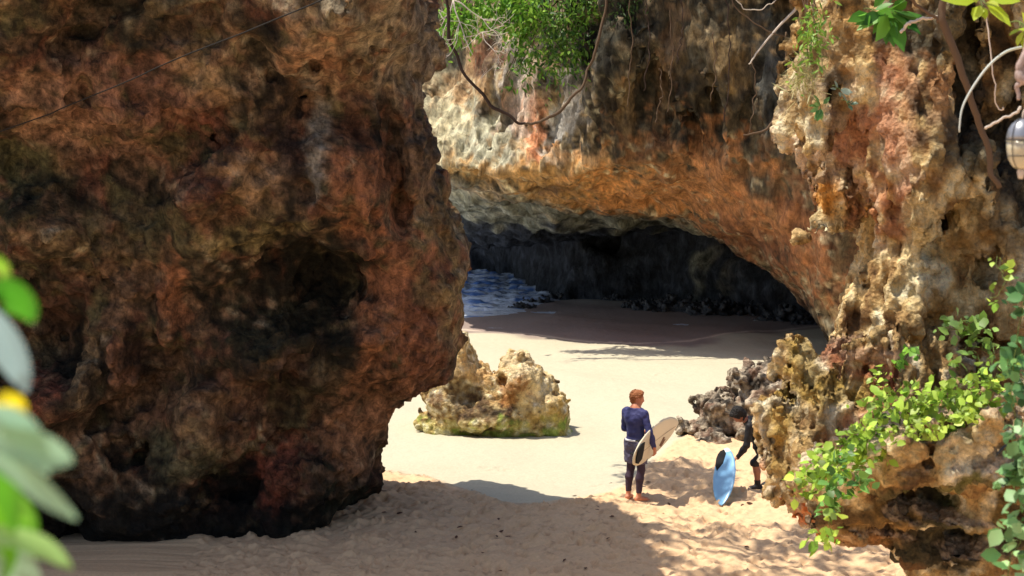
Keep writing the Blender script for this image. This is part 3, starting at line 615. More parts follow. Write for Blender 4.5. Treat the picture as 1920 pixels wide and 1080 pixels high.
def d_lime(P, n):
    return .016*rough(P, (.7, .7, 1.0), (.2, .1, .6))+.04*(cell(P, (1.6, 1.6, 2.1), (.3, .7, .6))-.5)+.02*(cell(P, (.7, .7, .8), (.3, .2, .6))-.5)+.014*(1-2*np.abs(fbm(P, (.5, .5, 1.6), (.9, .3, .4))))
def c_cliff(P, n):
    c = lime_base(P, 0)
    RDp = (186, 120, 96); DK = (70, 60, 48)
    c = paint(P, c, [(1560, 60, 60, 60, 0, (196, 150, 84), .7), (1520, 120, 34, 110, 0, (120, 96, 66), .6), (1570, 290, 60, 110, 0, (212, 184, 160), .8), (1600, 220, 26, 110, -8, (172, 106, 70), .8), (1630, 120, 30, 90, 0, (150, 92, 60), .7), (1570, 385, 44, 34, 0, (204, 138, 50), .9), (1620, 400, 24, 60, 0, (170, 108, 80), .7),
        (1640, 170, 22, 160, -8, (190, 144, 110), .6), (1800, 160, 150, 160, 0, (66, 58, 50), .9), (1700, 60, 120, 60, 0, (60, 56, 44), .85), (1860, 300, 90, 120, 0, (62, 58, 54), .85), (1700, 190, 24, 60, 0, (190, 150, 110), .6), (1760, 290, 40, 40, 0, (120, 108, 84), .7), (1700, 160, 50, 40, 0, (166, 116, 74), .6),  # dark upper right corner: shade painted over the limestone
        (1690, 600, 40, 50, 0, (170, 126, 60), .85), (1800, 480, 60, 70, 0, (150, 112, 60), .7), (1850, 420, 60, 60, 0, (130, 116, 92), .7), (1820, 620, 90, 40, 0, (184, 124, 54), .75), (1860, 690, 40, 40, 0, (180, 100, 56), .8), (1700, 700, 80, 30, 0, (196, 120, 66), .7), (1900, 520, 50, 90, 0, (70, 68, 58), .8), (1650, 440, 30, 60, 0, (224, 204, 160), .5)], YC, .45, .1)
    return desat(c*np.array((1.0, .99, .90)), .05, 1.1)
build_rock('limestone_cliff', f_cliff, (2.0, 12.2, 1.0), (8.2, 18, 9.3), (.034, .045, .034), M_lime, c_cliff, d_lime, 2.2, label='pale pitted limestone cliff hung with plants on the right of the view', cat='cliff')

# fluted outcrop hiding the second surfer
def c_out(P, n):
    c = lime_base(P, .3)
    P2 = P.copy(); st = sstep(0, 1, fbm(P2, (.9, 2, 6), (.2, .6, .3)))
    c += (lin((150, 116, 56))-c)*(st*.5)[:, None]
    return paint(P, c, [(1590, 690, 48, 56, 0, (150, 88, 60), .85), (1600, 640, 50, 16, 0, (196, 160, 130), .7), (1560, 790, 30, 60, 0, (196, 122, 84), .6), (1620, 790, 40, 60, 0, (186, 138, 110), .6), (1500, 690, 50, 60, 0, (172, 142, 66), .75), (1440, 790, 26, 60, 0, (172, 138, 62), .7), (1490, 950, 80, 34, -35, (206, 108, 46), .95), (1560, 1000, 60, 40, -30, (190, 100, 50), .9), (1520, 700, 12, 40, 0, (80, 60, 40), .5),
                        (1480, 860, 60, 40, 0, (206, 190, 160), .6)], 14.4, .45, .5)
def fl_out(P, s): return s-.05*(1-2*np.abs(fbm(P, (1.1, 1.1, 7), (.4, .2, .6))))
rock_from('rock_outcrop', [(1420, 770), (1426, 752), (1446, 745), (1462, 735), (1486, 724), (1466, 714), (1452, 700), (1452, 682), (1466, 664), (1480, 642), (1498, 636), (1514, 648), (1526, 668), (1548, 668), (1560, 640), (1576, 626), (1600, 618), (1640, 600), (1760, 600), (1860, 700), (1860, 1000), (1700, 1010), (1640, 1010), (1600, 1012), (1540, 990), (1490, 966), (1478, 944), (1440, 908), (1424, 886), (1420, 830)], 14.4, .95,
          (2.0, 12.6, .3), (5.3, 16.4, 4.3), (.026, .032, .026), c_out, 'fluted yellow rock outcrop with an orange underside, in front of the bending surfer', Rr=.55, amp=.6, material=M_lime, dispf=d_lime, seed=.5, shear=.19, grow=.10, extra=fl_out,
          holes=[(1470, 726, .035, 14.4)], rel=[(1590, 700, 60, 70, 0, -.2), (1500, 800, 60, 140, 0, .15), (1640, 760, 50, 120, 0, .2)])
# the overhanging ledge nearer the camera
def c_ledge(P, n):
    c = lime_base(P, .6)
    c = paint(P, c, [(1750, 950, 260, 130, 0, (84, 76, 48), .92), (1800, 1000, 180, 90, 0, (58, 52, 38), .8), (1700, 880, 60, 60, 0, (112, 112, 60), .7), (1690, 920, 40, 40, 0, (50, 46, 36), .8), (1600, 960, 90, 50, -20, (150, 112, 60), .7), (1600, 1020, 120, 26, -12, (160, 110, 66), .6), (1850, 880, 60, 40, 0, (130, 104, 52), .8), (1800, 930, 60, 26, 0, (136, 110, 60), .6),  # dark olive face: rock tone with the overhang's shade painted in
                     (1540, 930, 50, 34, 0, (80, 66, 48), .6)], 12.2, .5, .2)
    up = sstep(.35, .8, n[:, 2]); c += (lin((214, 186, 156))-c)*(up*.7)[:, None]  # upward faces paler: sunlit top painted into the colour
    return c
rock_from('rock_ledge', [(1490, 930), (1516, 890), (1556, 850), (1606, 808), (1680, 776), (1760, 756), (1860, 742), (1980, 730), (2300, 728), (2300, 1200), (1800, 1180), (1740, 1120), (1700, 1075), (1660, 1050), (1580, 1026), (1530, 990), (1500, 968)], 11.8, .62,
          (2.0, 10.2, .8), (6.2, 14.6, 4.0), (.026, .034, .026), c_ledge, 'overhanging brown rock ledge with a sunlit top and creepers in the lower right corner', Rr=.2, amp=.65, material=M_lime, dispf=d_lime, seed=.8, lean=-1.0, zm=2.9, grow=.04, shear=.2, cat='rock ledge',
          rel=[(1840, 1010, 110, 60, 0, -.5), (1700, 920, 70, 50, 0, -.4), (1780, 960, 120, 14, -8, .25), (1780, 850, 200, 30, 4, .2), (1660, 990, 100, 20, -10, -.25)], pit=2)

# ================================================================== people and boards
def cap(P, a, b, ra, rb):
    a = np.array(a, float); b = np.array(b, float); e = b-a; t = np.clip(((P-a)@e)/max(e@e, 1e-9), 0, 1)
    return np.linalg.norm(P-a-t[:, None]*e, axis=1)-(ra+(rb-ra)*t)
def caps(P, L_, k, infl=0.0):
    s = None
    for c in L_:
        sc_ = c[4] if len(c) > 4 else None
        if sc_ is not None:                       # ellipsoid-ish: flattened capsule (scale, about its middle)
            m = (np.array(c[0])+np.array(c[1]))/2; q = (P-m)/np.array(sc_)+m; d = cap(q, c[0], c[1], c[2]+infl, c[3]+infl)*min(sc_)
        else: d = cap(P, c[0], c[1], c[2]+infl, c[3]+infl)
        s = d if s is None else smin(s, d, k)
    return s
def body_part(name, fn, lo, hi, h, m, parent, disp=0):
    V, Q = surf(fn, lo, hi, h, 1.3, 4); V = smoothv(V, Q, 1, .4)
    if disp: V = V+vnormals(V, Q)*(disp*fbm(V, .35, (.2, .6, .1)))[:, None]
    return mk(name, V, Q, m, parent=parent)
def fabric(name, c, r=.7):
    m = mat(name, tuple(lin(c)), r, .3); n = N(m, 'ShaderNodeTexNoise'); n.inputs['Scale'].default_value = 14; n.inputs['Detail'].default_value = 6
    bp = N(m, 'ShaderNodeBump'); bp.inputs['Strength'].default_value = .5; bp.inputs['Distance'].default_value = .015
    tc = N(m, 'ShaderNodeTexCoord'); L(m, tc.outputs['Object'], n.inputs[0]); L(m, n.outputs[0], bp.inputs['Height']); L(m, bp.outputs[0], m.node_tree.nodes['Principled BSDF'].inputs['Normal'])
    return m
M_skin = mat('skin', tuple(lin((196, 128, 96))), .5, .4); M_skin.node_tree.nodes['Principled BSDF'].inputs['Subsurface Weight'].default_value = .05
M_skin2 = mat('tanned_skin', tuple(lin((150, 96, 72))), .5, .4)
M_navy = fabric('navy_rash_guard', (56, 58, 104)); M_legg = fabric('dark_leggings', (62, 46, 60)); M_short = fabric('grey_shorts', (92, 88, 110)); M_white = fabric('white_trim', (225, 222, 225))
M_black = fabric('black_neoprene', (26, 24, 28), .6); M_hair = fabric('reddish_hair', (150, 94, 58)); M_hairb = fabric('black_hair', (26, 22, 20))
def finger(base, d1, d2, L_, r):
    b = np.array(base, float); d1 = np.array(d1)/np.linalg.norm(d1); d2 = np.array(d2)/np.linalg.norm(d2)
    m = b+d1*L_*.45; m2 = m+(d1+d2)/np.linalg.norm(d1+d2)*L_*.3; e = m2+d2*L_*.25
    return [(b, m, r, r*.95), (m, m2, r*.95, r*.88), (m2, e, r*.88, r*.75)]
def hand(wr, d, nrm, side, curl):
    """palm from the wrist along d; nrm = direction of the palm; side = direction of the thumb; fingers curl toward nrm"""
    wr, d, nrm, side = [np.array(x, float) for x in (wr, d, nrm, side)]; out = []
    pc = wr+d*.05
    for k, off in enumerate((.030, .010, -.010, -.029)):
        out.append((wr+d*.012+side*off*.5, wr+d*.088+side*off, .015, .0125))
    F_ = []
    for k, (off, ln) in enumerate(((.030, .072), (.010, .080), (-.010, .075), (-.029, .058))):
        F_ += finger(wr+d*(.092-.004*abs(k-1))+side*off*1.08, d*(1-curl*.5)+nrm*curl*.7, d*(.8-curl)+nrm*curl*1.3, ln, .0088)
    F_ += finger(wr+d*.03+side*.032, d*.6+side*.75+nrm*.2, d+side*.1+nrm*.5, .062, .0105)
    return out, F_
def make_person(root, J, mats, feet, hands, hairlen='short', shoes=None):
    """J: joints of one continuous body"""
    g = {k: np.array(v, float) for k, v in J.items()}
    up = g['head']-g['neck']; up = up/np.linalg.norm(up); fw = g['face']/np.linalg.norm(g['face']); fw = fw-up*(fw@up); fw /= np.linalg.norm(fw); sd = np.cross(fw, up)
    H = g['head']
    pel, che, nk = g['pelvis'], g['chest'], g['neck']
    torso = [(pel+(g['hipR']-pel)*.45, pel+(g['hipL']-pel)*.45, .115, .115), (pel, (pel+che)/2, .118, .118), ((pel+che)/2, che, .118, .135), (che+(g['shR']-che)*.32, che+(g['shL']-che)*.32, .125, .125),
             (che, nk, .12, .075), (g['shR']*.86+che*.14, nk, .062, .055), (g['shL']*.86+che*.14, nk, .062, .055)]
    neck = [(nk, H-up*.06, .056, .053)]
    head = [(H+up*.03-fw*.012, H+up*.03+fw*.012, .088, .084), (H-up*.03+fw*.03, H-up*.075+fw*.05, .066, .042), (H-fw*.02, H+fw*.02, .08, .076),
            (H+fw*.092+up*.012, H+fw*.108-up*.022, .009, .014), (H+sd*.078-up*.01-fw*.008, H+sd*.084+up*.02-fw*.012, .012, .016), (H-sd*.078-up*.01-fw*.008, H-sd*.084+up*.02-fw*.012, .012, .016),
            (H+fw*.085+up*.03+sd*.03, H+fw*.085+up*.03-sd*.03, .012, .012), (H+fw*.088-up*.05+sd*.018, H+fw*.088-up*.05-sd*.018, .010, .010)]
    arms = []; legs = []
    for s in 'RL':
        arms += [(g['sh'+s], g['el'+s], .056, .043), (g['el'+s], g['el'+s]*.65+g['wr'+s]*.35, .043, .045), (g['el'+s]*.65+g['wr'+s]*.35, g['wr'+s], .044, .027)]
        k_, a_ = g['kn'+s], g['an'+s]; c_ = k_*.68+a_*.32; bk = g['calf']*.022
        legs += [(g['hip'+s], k_, .092, .056), (k_, c_+bk, .055, .058), (c_+bk, a_, .056, .036)]
    skin_l = list(torso)+neck+arms+legs; hp = []; hf = []
    for s in 'RL':
        a, b = hand(g['wr'+s], *hands[s]); hp += a; hf += b
    ft = []
    for s in 'RL':
        a_ = g['an'+s]; t = np.array(feet[s], float); t = t/np.linalg.norm(t); b0 = np.array((a_[0], a_[1], 0))
        ft += [(a_, b0-t*.035+np.array((0, 0, .036)), .036, .034), (b0-t*.035+np.array((0, 0, .034)), b0+t*.12+np.array((0, 0, .030)), .034, .030), (b0+t*.03+np.array((0, 0, .05)), b0+t*.14+np.array((0, 0, .024)), .03, .022)]
        pr = np.array((-t[1], t[0], 0))
        for q in (-.026, -.010, .005, .018, .030): ft.append((b0+t*.13+pr*q+np.array((0, 0, .018)), b0+t*(.175-abs(q+.02)*.5)+pr*q+np.array((0, 0, .013)), .013, .010))
    allp = np.array([c[i] for c in skin_l+hp+hf+ft+head for i in (0, 1)]); lo = allp.min(0)-.16; hi = allp.max(0)+.16; lo[2] = max(lo[2], -.03)
    flo = lambda P: smax(caps(P, ft, .02), -P[:, 2]+.0, .006)
    def f_body(P):
        s = smin(caps(P, torso+neck, .06), smin(caps(P, legs, .03), caps(P, arms, .03), .04), .05)
        s = smin(s, caps(P, head, .022), .02); s = smin(s, caps(P, hp, .012), .015)
        f_ = caps(P, hf, .001); s = smin(s, f_, .004)
        return smin(s, flo(P), .02)
    body_part('body', f_body, lo, hi, .0085, mats['skin'], root)
    # hair
    hl = {'short': [(H+up*.045-fw*.03, H+up*.055+fw*.03, .088, .078), (H-fw*.035, H-up*.03-fw*.04, .078, .06)],
          'cap': [(H+up*.045-fw*.03, H+up*.05+fw*.035, .094, .086), (H-fw*.035, H-up*.05-fw*.045, .085, .066)]}[hairlen]
    def f_hair(P):
        return smax(caps(P, hl, .03, .012)+.004*fbm(P, .12, (.2, .2, .2)), (P-H)@fw-.07-.25*((P-H)@up), .01)
    body_part('hair', f_hair, H-.16, H+.17, .007, mats['hair'], root)
    for q in (1, -1):
        e = H+fw*.079+up*.012+sd*.03*q; V_, F_ = [], []
        body_part('eye', lambda P: np.linalg.norm(P-e, axis=1)-.011, e-.02, e+.02, .004, M_hairb, root)
    return dict(torso=torso, arms=arms, legs=legs, neck=neck, g=g, lo=lo, hi=hi, ft=ft)

# ---- standing surfer
g1 = G(1191, 942); z1 = gz(g1[0], g1[1])
TH = R(42)
p1_ = empty('person', (g1[0], g1[1], z1), -TH, 'standing surfer in navy top, grey shorts and leggings holding a board under one arm', 'person')
J1 = dict(pelvis=(0, 0, .97), chest=(0, -.01, 1.30), neck=(0, -.015, 1.475), head=(.0, .03, 1.645), face=(.82, .55, -.05), shR=(.185, -.02, 1.425), shL=(-.185, -.02, 1.43), elR=(.30, -.04, 1.14), wrR=(.36, .02, .885),
          elL=(-.25, .03, 1.14), wrL=(-.04, .27, 1.06), hipR=(.095, 0, .93), hipL=(-.095, 0, .93), knR=(.10, .02, .50), anR=(.095, -.03, .075), knL=(-.115, .03, .50), anL=(-.125, -.02, .075), calf=(0, -1, 0))
I1 = make_person(p1_, J1, dict(skin=M_skin, hair=M_hair), dict(R=(.55, .83, 0), L=(-.25, .96, 0)),
                 dict(R=((.03, .12, -.99), (-1, 0, 0), (-.1, .99, .1), .75), L=((.85, .5, -.1), (.3, -.9, -.1), (.1, .1, .99), .5)))
f = lambda P: smax(smax(caps(P, I1['torso'], .06, .011), np.minimum(1, .985-P[:, 2]), .01), -(1.505-P[:, 2])*1.0, .01)
def f_top(P):
    t = smax(caps(P, I1['torso'], .06, .011), .955-P[:, 2], .01); t = smax(t, P[:, 2]-1.51, .008)
    a = caps(P, I1['arms'], .03, .009); w = np.minimum(*[np.linalg.norm(P-I1['g'][k], axis=1) for k in ('wrR', 'wrL')]); a = smax(a, .035-w, .006)
    return smin(t, a, .04)+.0025*fbm(P, .3, (.1, .3, .3))
body_part('rash_guard', f_top, I1['lo'], I1['hi'], .009, M_navy, p1_)
def f_leg(P): return smax(caps(P, I1['legs'], .03, .006), smax(.13-P[:, 2], P[:, 2]-.9, .01), .006)+.0015*fbm(P, .3, (.1, .3, .3))
body_part('leggings', f_leg, I1['lo'], I1['hi'], .009, M_legg, p1_)
def f_sh(P):
    g = I1['g']; L_ = [(g['hipR'], g['knR'], .098, .086), (g['hipL'], g['knL'], .098, .086)]+I1['torso'][:2]
    return smax(caps(P, L_, .04, .016), smax(.60-P[:, 2]+.02*P[:, 0], P[:, 2]-1.0, .006), .006)+.005*fbm(P, .35, (.5, .3, .3))
body_part('shorts', f_sh, I1['lo'], I1['hi'], .009, M_short, p1_)
def f_tr(P):
    s = caps(P, I1['torso'][:2], .05, .024); return smax(s, np.abs(P[:, 2]-.988)-.016, .004)
body_part('waistband', f_tr, I1['lo'], I1['hi'], .008, M_white, p1_)

# ---- surfboards
def board_mesh(Lg, Wd, Th, tail, rock=.05, nl=48, nw=14):
    """x = along (0 tail .. Lg nose), y = across, z = thickness (deck +)"""
    t = np.linspace(0, 1, nl); w = np.interp(t, [0, .015, .05, .12, .25, .45, .65, .8, .9, .96, .985, 1], [tail*.35, tail*.62, tail*.85, tail+.14, .88, 1, .93, .74, .5, .27, .15, .02])*Wd/2
    V = []; F = []
    ph = np.linspace(0, 2*math.pi, nw*2, endpoint=False); m = len(ph)
    for i in range(nl):
        zr = rock*((t[i]-.45)/.55)**2*(1 if t[i] > .45 else .5); th = Th*np.clip(min(t[i]*7, (1-t[i])*5)+.25, 0, 1)
        for p in ph:
            c, s = math.cos(p), math.sin(p); V.append((t[i]*Lg, w[i]*np.sign(c)*abs(c)**.7, zr+th/2*np.sign(s)*abs(s)**.8))
    for i in range(nl-1):
        for k in range(m): F.append((i*m+k, i*m+(k+1) % m, (i+1)*m+(k+1) % m, (i+1)*m+k))
    F.append(tuple(range(m))[::-1]); F.append(tuple((nl-1)*m+k for k in range(m)))
    return np.array(V), F
def plate(outline, z0, z1, zf=None):
    n = len(outline); V = [(x, y, z0+(zf(x) if zf else 0)) for x, y in outline]+[(x, y, z1+(zf(x) if zf else 0)) for x, y in outline]
    F = [tuple(range(n))[::-1], tuple(range(n, 2*n))]+[(i, (i+1) % n, n+(i+1) % n, n+i) for i in range(n)]
    return V, F
def oriented(root, o, d, wdir):
    d = Vector(d).normalized(); z = d.cross(Vector(wdir)).normalized(); y = z.cross(d); M = Matrix((d, y, z)).transposed().to_4x4(); M.translation = Vector(o); root.matrix_world = M
M_board = mat('cream_board', tuple(lin((220, 208, 180))), .35, .5); M_pad = mat('black_pad', (.012, .012, .013), .8, .2); M_brown = mat('brown_mark', tuple(lin((110, 66, 44))), .5)
M_blue = mat('blue_board', tuple(lin((120, 172, 214))), .3, .5); M_wb = mat('white_board', tuple(lin((226, 226, 224))), .35, .5)
d = Vector((.74, 1.40, .24)).normalized()
bo = empty('surfboard', label='cream surfboard with a black tail pad held under the arm of the standing surfer', cat='surfboard')
V, F = board_mesh(1.86, .60, .065, .55); mk('board', V, F, M_board, parent=bo)
zf = lambda x: .05*((x/1.78-.45)/.55)**2*.5
V, F = plate([(.09, -.10), (.06, .0), (.09, .13), (.20, .185), (.36, .17), (.37, .02), (.35, -.12), (.20, -.15)], .024, .040, zf); mk('traction_pad', V, F, M_pad, parent=bo, smooth=False)
V, F = plate([(.38, -.004), (1.70, -.004), (1.70, .004), (.38, .004)], .028, .0345, lambda x: 0); 
Vn = []; Fn = []
for i in range(30):
    x = .40+i*.044; zz = .05*((x/1.78-.45)/.55)**2*(1 if x > .8 else .5); Vn += [(x, -.004, zz+.0335), (x, .004, zz+.0335)]
Fn = [(2*i, 2*i+2, 2*i+3, 2*i+1) for i in range(29)]; mk('stringer', Vn, Fn, M_brown, parent=bo)
V, F = plate([(1.12, -.16), (1.24, -.05), (1.30, -.07), (1.25, -.13), (1.34, -.12), (1.24, -.19), (1.20, -.215)], .026, .036, lambda x: .05*((x/1.78-.45)/.55)**2); mk('emblem', V, F, M_brown, parent=bo, smooth=False)
for (x, y, h) in ((.16, .0, .11), (.30, .17, .11), (.30, -.17, .11)):
    V, F = plate([(x, 0), (x+.11, 0), (x+.03, h), (x-.02, h*.95)], -.004, .004); V = [(a, y+c, -.03-b_*.65) for a, b_, c in V]; mk('fin', V, F, M_pad, parent=bo, smooth=False)
rv = Vector((math.cos(TH), -math.sin(TH), 0))
st = Vector(g1)+rv*.25+Vector((0, 0, z1)); st = Vector((st.x, st.y, 0))+Vector((0, 0, z1+.93))
s0 = (-.12-(st.x-g1[0]))/d.x
oriented(bo, st+d*s0, d, Vector((.10, 0, 1.0)) if False else Vector((.22, -.05, 1)))
# ---- bending surfer
g2 = G(1421, 925); z2 = gz(g2[0], g2[1]); YP = g2[1]
def lw(u, v, dy=0.0):
    p = W(u, v, YP+dy); return (p[0]-g2[0], dy, p[2]-z2)
p2_ = empty('person', (g2[0], g2[1], z2), 0, 'person in black wetsuit and boots bending down to a blue board', 'person')
J2 = dict(pelvis=lw(1462, 815, .12), chest=lw(1428, 800, .10), neck=lw(1404, 790, .06), head=lw(1385, 778, 0), face=(-.62, -.25, -.75), shR=lw(1412, 806, .26), shL=lw(1405, 800, -.12), elR=lw(1418, 838, .24), wrR=lw(1432, 862, .2), elL=lw(1400, 835, -.16), wrL=lw(1383, 858, -.10),
          hipR=lw(1462, 822, .24), hipL=lw(1460, 824, .0), knR=lw(1440, 866, .30), anR=lw(1449, 907, .32), knL=lw(1415, 868, -.02), anL=lw(1421, 916, 0), calf=(1, 0, 0))
I2 = make_person(p2_, J2, dict(skin=M_skin2, hair=M_hairb), dict(R=(-.95, -.1, 0), L=(-.96, -.2, 0)),
                 dict(R=((-.3, .1, -.95), (-.9, 0, .2), (0, -1, 0), .4), L=((-.85, -.1, -.45), (.2, .1, -.97), (0, -1, .1), .6)), 'cap')
def f_wt(P):
    t = smin(caps(P, I2['torso'], .06, .012), caps(P, I2['neck'], .02, .004), .02); a = caps(P, I2['arms'], .03, .009); w = np.minimum(*[np.linalg.norm(P-I2['g'][k], axis=1) for k in ('wrR', 'wrL')])
    l = smax(caps(P, I2['legs'], .03, .014), .40-P[:, 2], .01)
    return smin(smin(t, smax(a, .03-w, .006), .04), l, .04)+.002*fbm(P, .3, (.1, .3, .3))
body_part('wetsuit', f_wt, I2['lo'], I2['hi'], .01, M_black, p2_)
for s in 'LR':
    a_ = I2['g']['an'+s]
    def f_bt(P, s=s, a_=a_):
        L_ = [c for c in I2['ft'] if np.linalg.norm(np.array(c[0])[:2]-a_[:2]) < .25]+[c for c in I2['legs'] if np.allclose(c[1], a_)]
        return smax(smax(caps(P, L_, .03, .010), P[:, 2]-.17, .006), -P[:, 2]-.004, .004)
    body_part('boot', f_bt, a_-np.array((.32, .2, .12)), a_+np.array((.2, .2, .25)), .009, M_black, p2_)
bb = empty('surfboard', label='pale blue surfboard stood on its nose in the sand by the bending surfer', cat='surfboard')
n0 = Vector(G(1355, 948)); top = Vector(W(1361, 842, YP+.18)); n0.z = gz(n0.x, n0.y)-.02; dd = (n0-top); Lb = dd.length
V, F = board_mesh(Lb, .42, .055, .5, .03); mk('board', V, F, M_blue, parent=bb)
zf2 = lambda x: .03*((x/Lb-.45)/.55)**2*.5
V, F = plate([(.05, -.08), (.04, -.01), (.14, .03), (.34, -.02), (.46, -.13), (.34, -.165), (.18, -.15), (.10, -.12)][::-1], .021, .034, zf2); mk('traction_pad', V, F, M_pad, parent=bb, smooth=False)
V, F = board_mesh(Lb, .424, .059, .5, .03); V = np.array(V); k = 28; keep = [f for f in F if max(f)//28 <= 4 and len(f) == 4]; V[:, 0] -= .002; mk('white_tail', V[:28*5], keep, M_wb, parent=bb)
oriented(bb, top, dd, Vector((.48, -.84, -.1)))

# ================================================================== plants
LT = np.array([(0, 0, 0), (-.5, .32, .10), (.5, .32, .10), (-.42, .66, .06), (.42, .66, .06), (0, 1, -.08), (0, .35, 0), (0, .68, 0)])
LF = np.array([(0, 6, 1), (0, 2, 6), (1, 6, 7), (1, 7, 3), (6, 2, 4), (6, 4, 7), (3, 7, 5), (7, 4, 5)])
def leafset(C, D, Nn, Ln, Wd, r, c1, c2, jit=.18):
    """arrays: leaf base, direction, rough normal; returns V, F, colour"""
    n = len(C); D = D/np.linalg.norm(D, axis=1, keepdims=True); S = np.cross(D, Nn); S /= np.maximum(np.linalg.norm(S, axis=1, keepdims=True), 1e-6); U = np.cross(S, D)
    L_ = (Ln*(.45+1.0*r.random(n)))[:, None, None]; Wn = L_*(Wd/1.0)
    V = C[:, None]+S[:, None]*LT[None, :, 0:1]*Wn+D[:, None]*LT[None, :, 1:2]*L_+U[:, None]*LT[None, :, 2:3]*Wn
    F = (LF[None]+(np.arange(n)*8)[:, None, None]).reshape(-1, 3)
    t = np.clip(r.random(n), 0, 1)[:, None]; c = lin(c1)*(1-t)+lin(c2)*t; c = c*(1+jit*r.standard_normal(n))[:, None]
    return V.reshape(-1, 3), F, np.repeat(np.clip(c, 0.005, 1), 8, 0)
M_leaf = leaf_mat('green_leaves', (0, 0, 0), (0, 0, 0), .4); M_leafd = leaf_mat('dark_leaves', (0, 0, 0), (0, 0, 0), .25)
M_bark = rock_mat('bark', 20, .3, .5, .01, (1, 1, .3)); M_twig = mat('bleached_twig', tuple(lin((196, 182, 168))), .8); M_root = mat('brown_root', tuple(lin((94, 74, 56))), .85); M_dkroot = mat('dark_root', tuple(lin((58, 42, 34))), .85)
M_stem = mat('green_stem', tuple(lin((96, 110, 50))), .7)
def tubes(name, paths, m, parent=None, seg=6):
    V, F = [], []
    for p, r in paths: tubemesh(p, r, seg, V, F)
    return mk(name, V, F, m, parent=parent)
def rdir(r, n, down=0.0, s=1.0):
    d = r.standard_normal((n, 3))*s; d[:, 2] -= down; return d/np.linalg.norm(d, axis=1, keepdims=True)

# ---- unseen tree added above the frame, leaf clumps placed to shade beach and rocks
def shade_clump(cen, rad, n, ln, seed):
    r = np.random.default_rng(seed); k = max(3, n//26); sub = np.array(cen)+rdir(r, k)*np.array(rad)*(r.random((k, 1))**.45)
    C = sub[r.integers(0, k, n)]+r.standard_normal((n, 3))*.16
    return leafset(C, rdir(r, n, .3), rdir(r, n, -1), ln, .5, r, (60, 92, 34), (112, 140, 52))
tr = empty('added_shade_tree', (-6.5, 22, 12), 0, 'unseen leafy tree added above the big boulder to shade sand and rocks', 'tree')
off = np.array((-6.5, 22, 12))
PL = [((-1.75, 24.5, 11.5), (.9, 1.1, .5), 1300), ((-1.5, 23.0, 12), (.7, .5, .4), 340), ((-.6, 20.5, 12), (1.5, 1.0, .5), 380), ((-3.2, 20.0, 12), (1.0, 1.0, .5), 140), ((.2, 19.4, 11.5), (1.5, 1.0, .4), 300), ((-1.6, 18.6, 11.5), (1.6, .8, .5), 330),
      ((3.3, 15.4, 11.4), (1.0, 1.2, .5), 1500), ((4.2, 15.4, 11.6), (1.0, 1.1, .6), 1300), ((3.6, 13.6, 9.8), (.8, .7, .4), 250), ((.6, 11.9, 9.8), (1.3, .5, .3), 500), ((1.8, 11.9, 9.8), (.8, .5, .3), 350)]
Vs, Fs, Cs = [], [], []; k0 = 0; br = [([(-6.5, 22, 11.6), (-6.2, 22, 12.6), (-5, 21.8, 13.4)], [.32, .2])]
for i, (c, rad, n) in enumerate(PL):
    V, F, Cc = shade_clump(c, rad, n, .20, 50+i); Vs.append(V-off); Fs.append(F+k0); Cs.append(Cc); k0 += len(V)
    br.append(([(-5, 21.8, 13.4), ((c[0]-5)/2, (c[1]+21.8)/2, 13.2), c], [.06, .01]))
mk('crown', np.concatenate(Vs), np.concatenate(Fs), M_leafd, tr, np.concatenate(Cs), smooth=False)
tubes('trunk', [(spline(p, 12)-off, r) for p, r in br], M_bark, tr)

# ---- hanging bushes on the lip of the middle cliff
def bush(name, spots, Y, n, ln, c1, c2, label, seed, droop=.8, cat='bush', m=None, wd=.45, dy=.7, twigs=8):
    r = np.random.default_rng(seed); ctr = W(spots[0][0], spots[0][1], Y); root = empty(name, tuple(ctr), 0, label, cat)
    Cl = []; w = np.array([s[2]*s[3] for s in spots], float); w /= w.sum(); pt = []
    for s, q in zip(spots, w):
        k = max(int(n*q), 8); u = s[0]+r.standard_normal(k)*s[2]*.45; v = s[1]+r.standard_normal(k)*s[3]*.45
        Cl.append(np.array([W(a, b, Y+r.uniform(-dy, dy*.4)) for a, b in zip(u, v)])); 
        for _ in range(max(2, int(twigs*q))): j = r.integers(0, k); pt.append(Cl[-1][j])
    sub = np.concatenate(Cl)                # twig tips; sprays of leaves hang round each
    ns = max(len(sub)//9, 3); tips = sub[r.integers(0, len(sub), ns)]; C = tips[r.integers(0, ns, len(sub))]+r.standard_normal((len(sub), 3))*ln*np.array((1.0, 1.0, 1.5))
    V, F, Cc = leafset(C, rdir(r, len(C), droop), rdir(r, len(C), -1.2), ln, wd, r, c1, c2, .22)
    mk('foliage', V-ctr, F, m or M_leaf, root, Cc, smooth=False)
    top = ctr+np.array((0, 1.2, .9)); tubes('stem', [(wob([top, (top+p)/2+np.array((0, -.2, .3)), p], ln*.3, 10, i)-ctr, [ln*.16, ln*.05]) for i, p in enumerate(pt)], M_root, root, 5)
    return root
bush('bush', [(900, 30, 70, 34), (860, 50, 34, 30), (950, 10, 90, 30), (985, 45, 50, 40), (842, 70, 18, 14)], 40.6, 1700, .19, (80, 132, 34), (160, 200, 76), 'bright green leafy bush at the top of the cliff behind the loop of root', 1, dy=.35)
bush('bush', [(1060, 40, 60, 50), (1040, 90, 46, 44), (1090, 100, 22, 34), (990, 110, 30, 26), (952, 140, 9, 10), (1110, 14, 40, 26), (1056, 130, 14, 18)], 40.3, 1700, .18, (50, 88, 30), (124, 160, 58), 'darker feathery green bush drooping down the middle cliff', 2, 1.2, wd=.34, dy=.35)
bush('bush', [(1200, 4, 50, 14), (1170, 30, 24, 24)], 39.6, 420, .12, (34, 54, 24), (70, 96, 40), 'thin dull green growth along the top edge of the cliff', 3, 1.2, wd=.25)

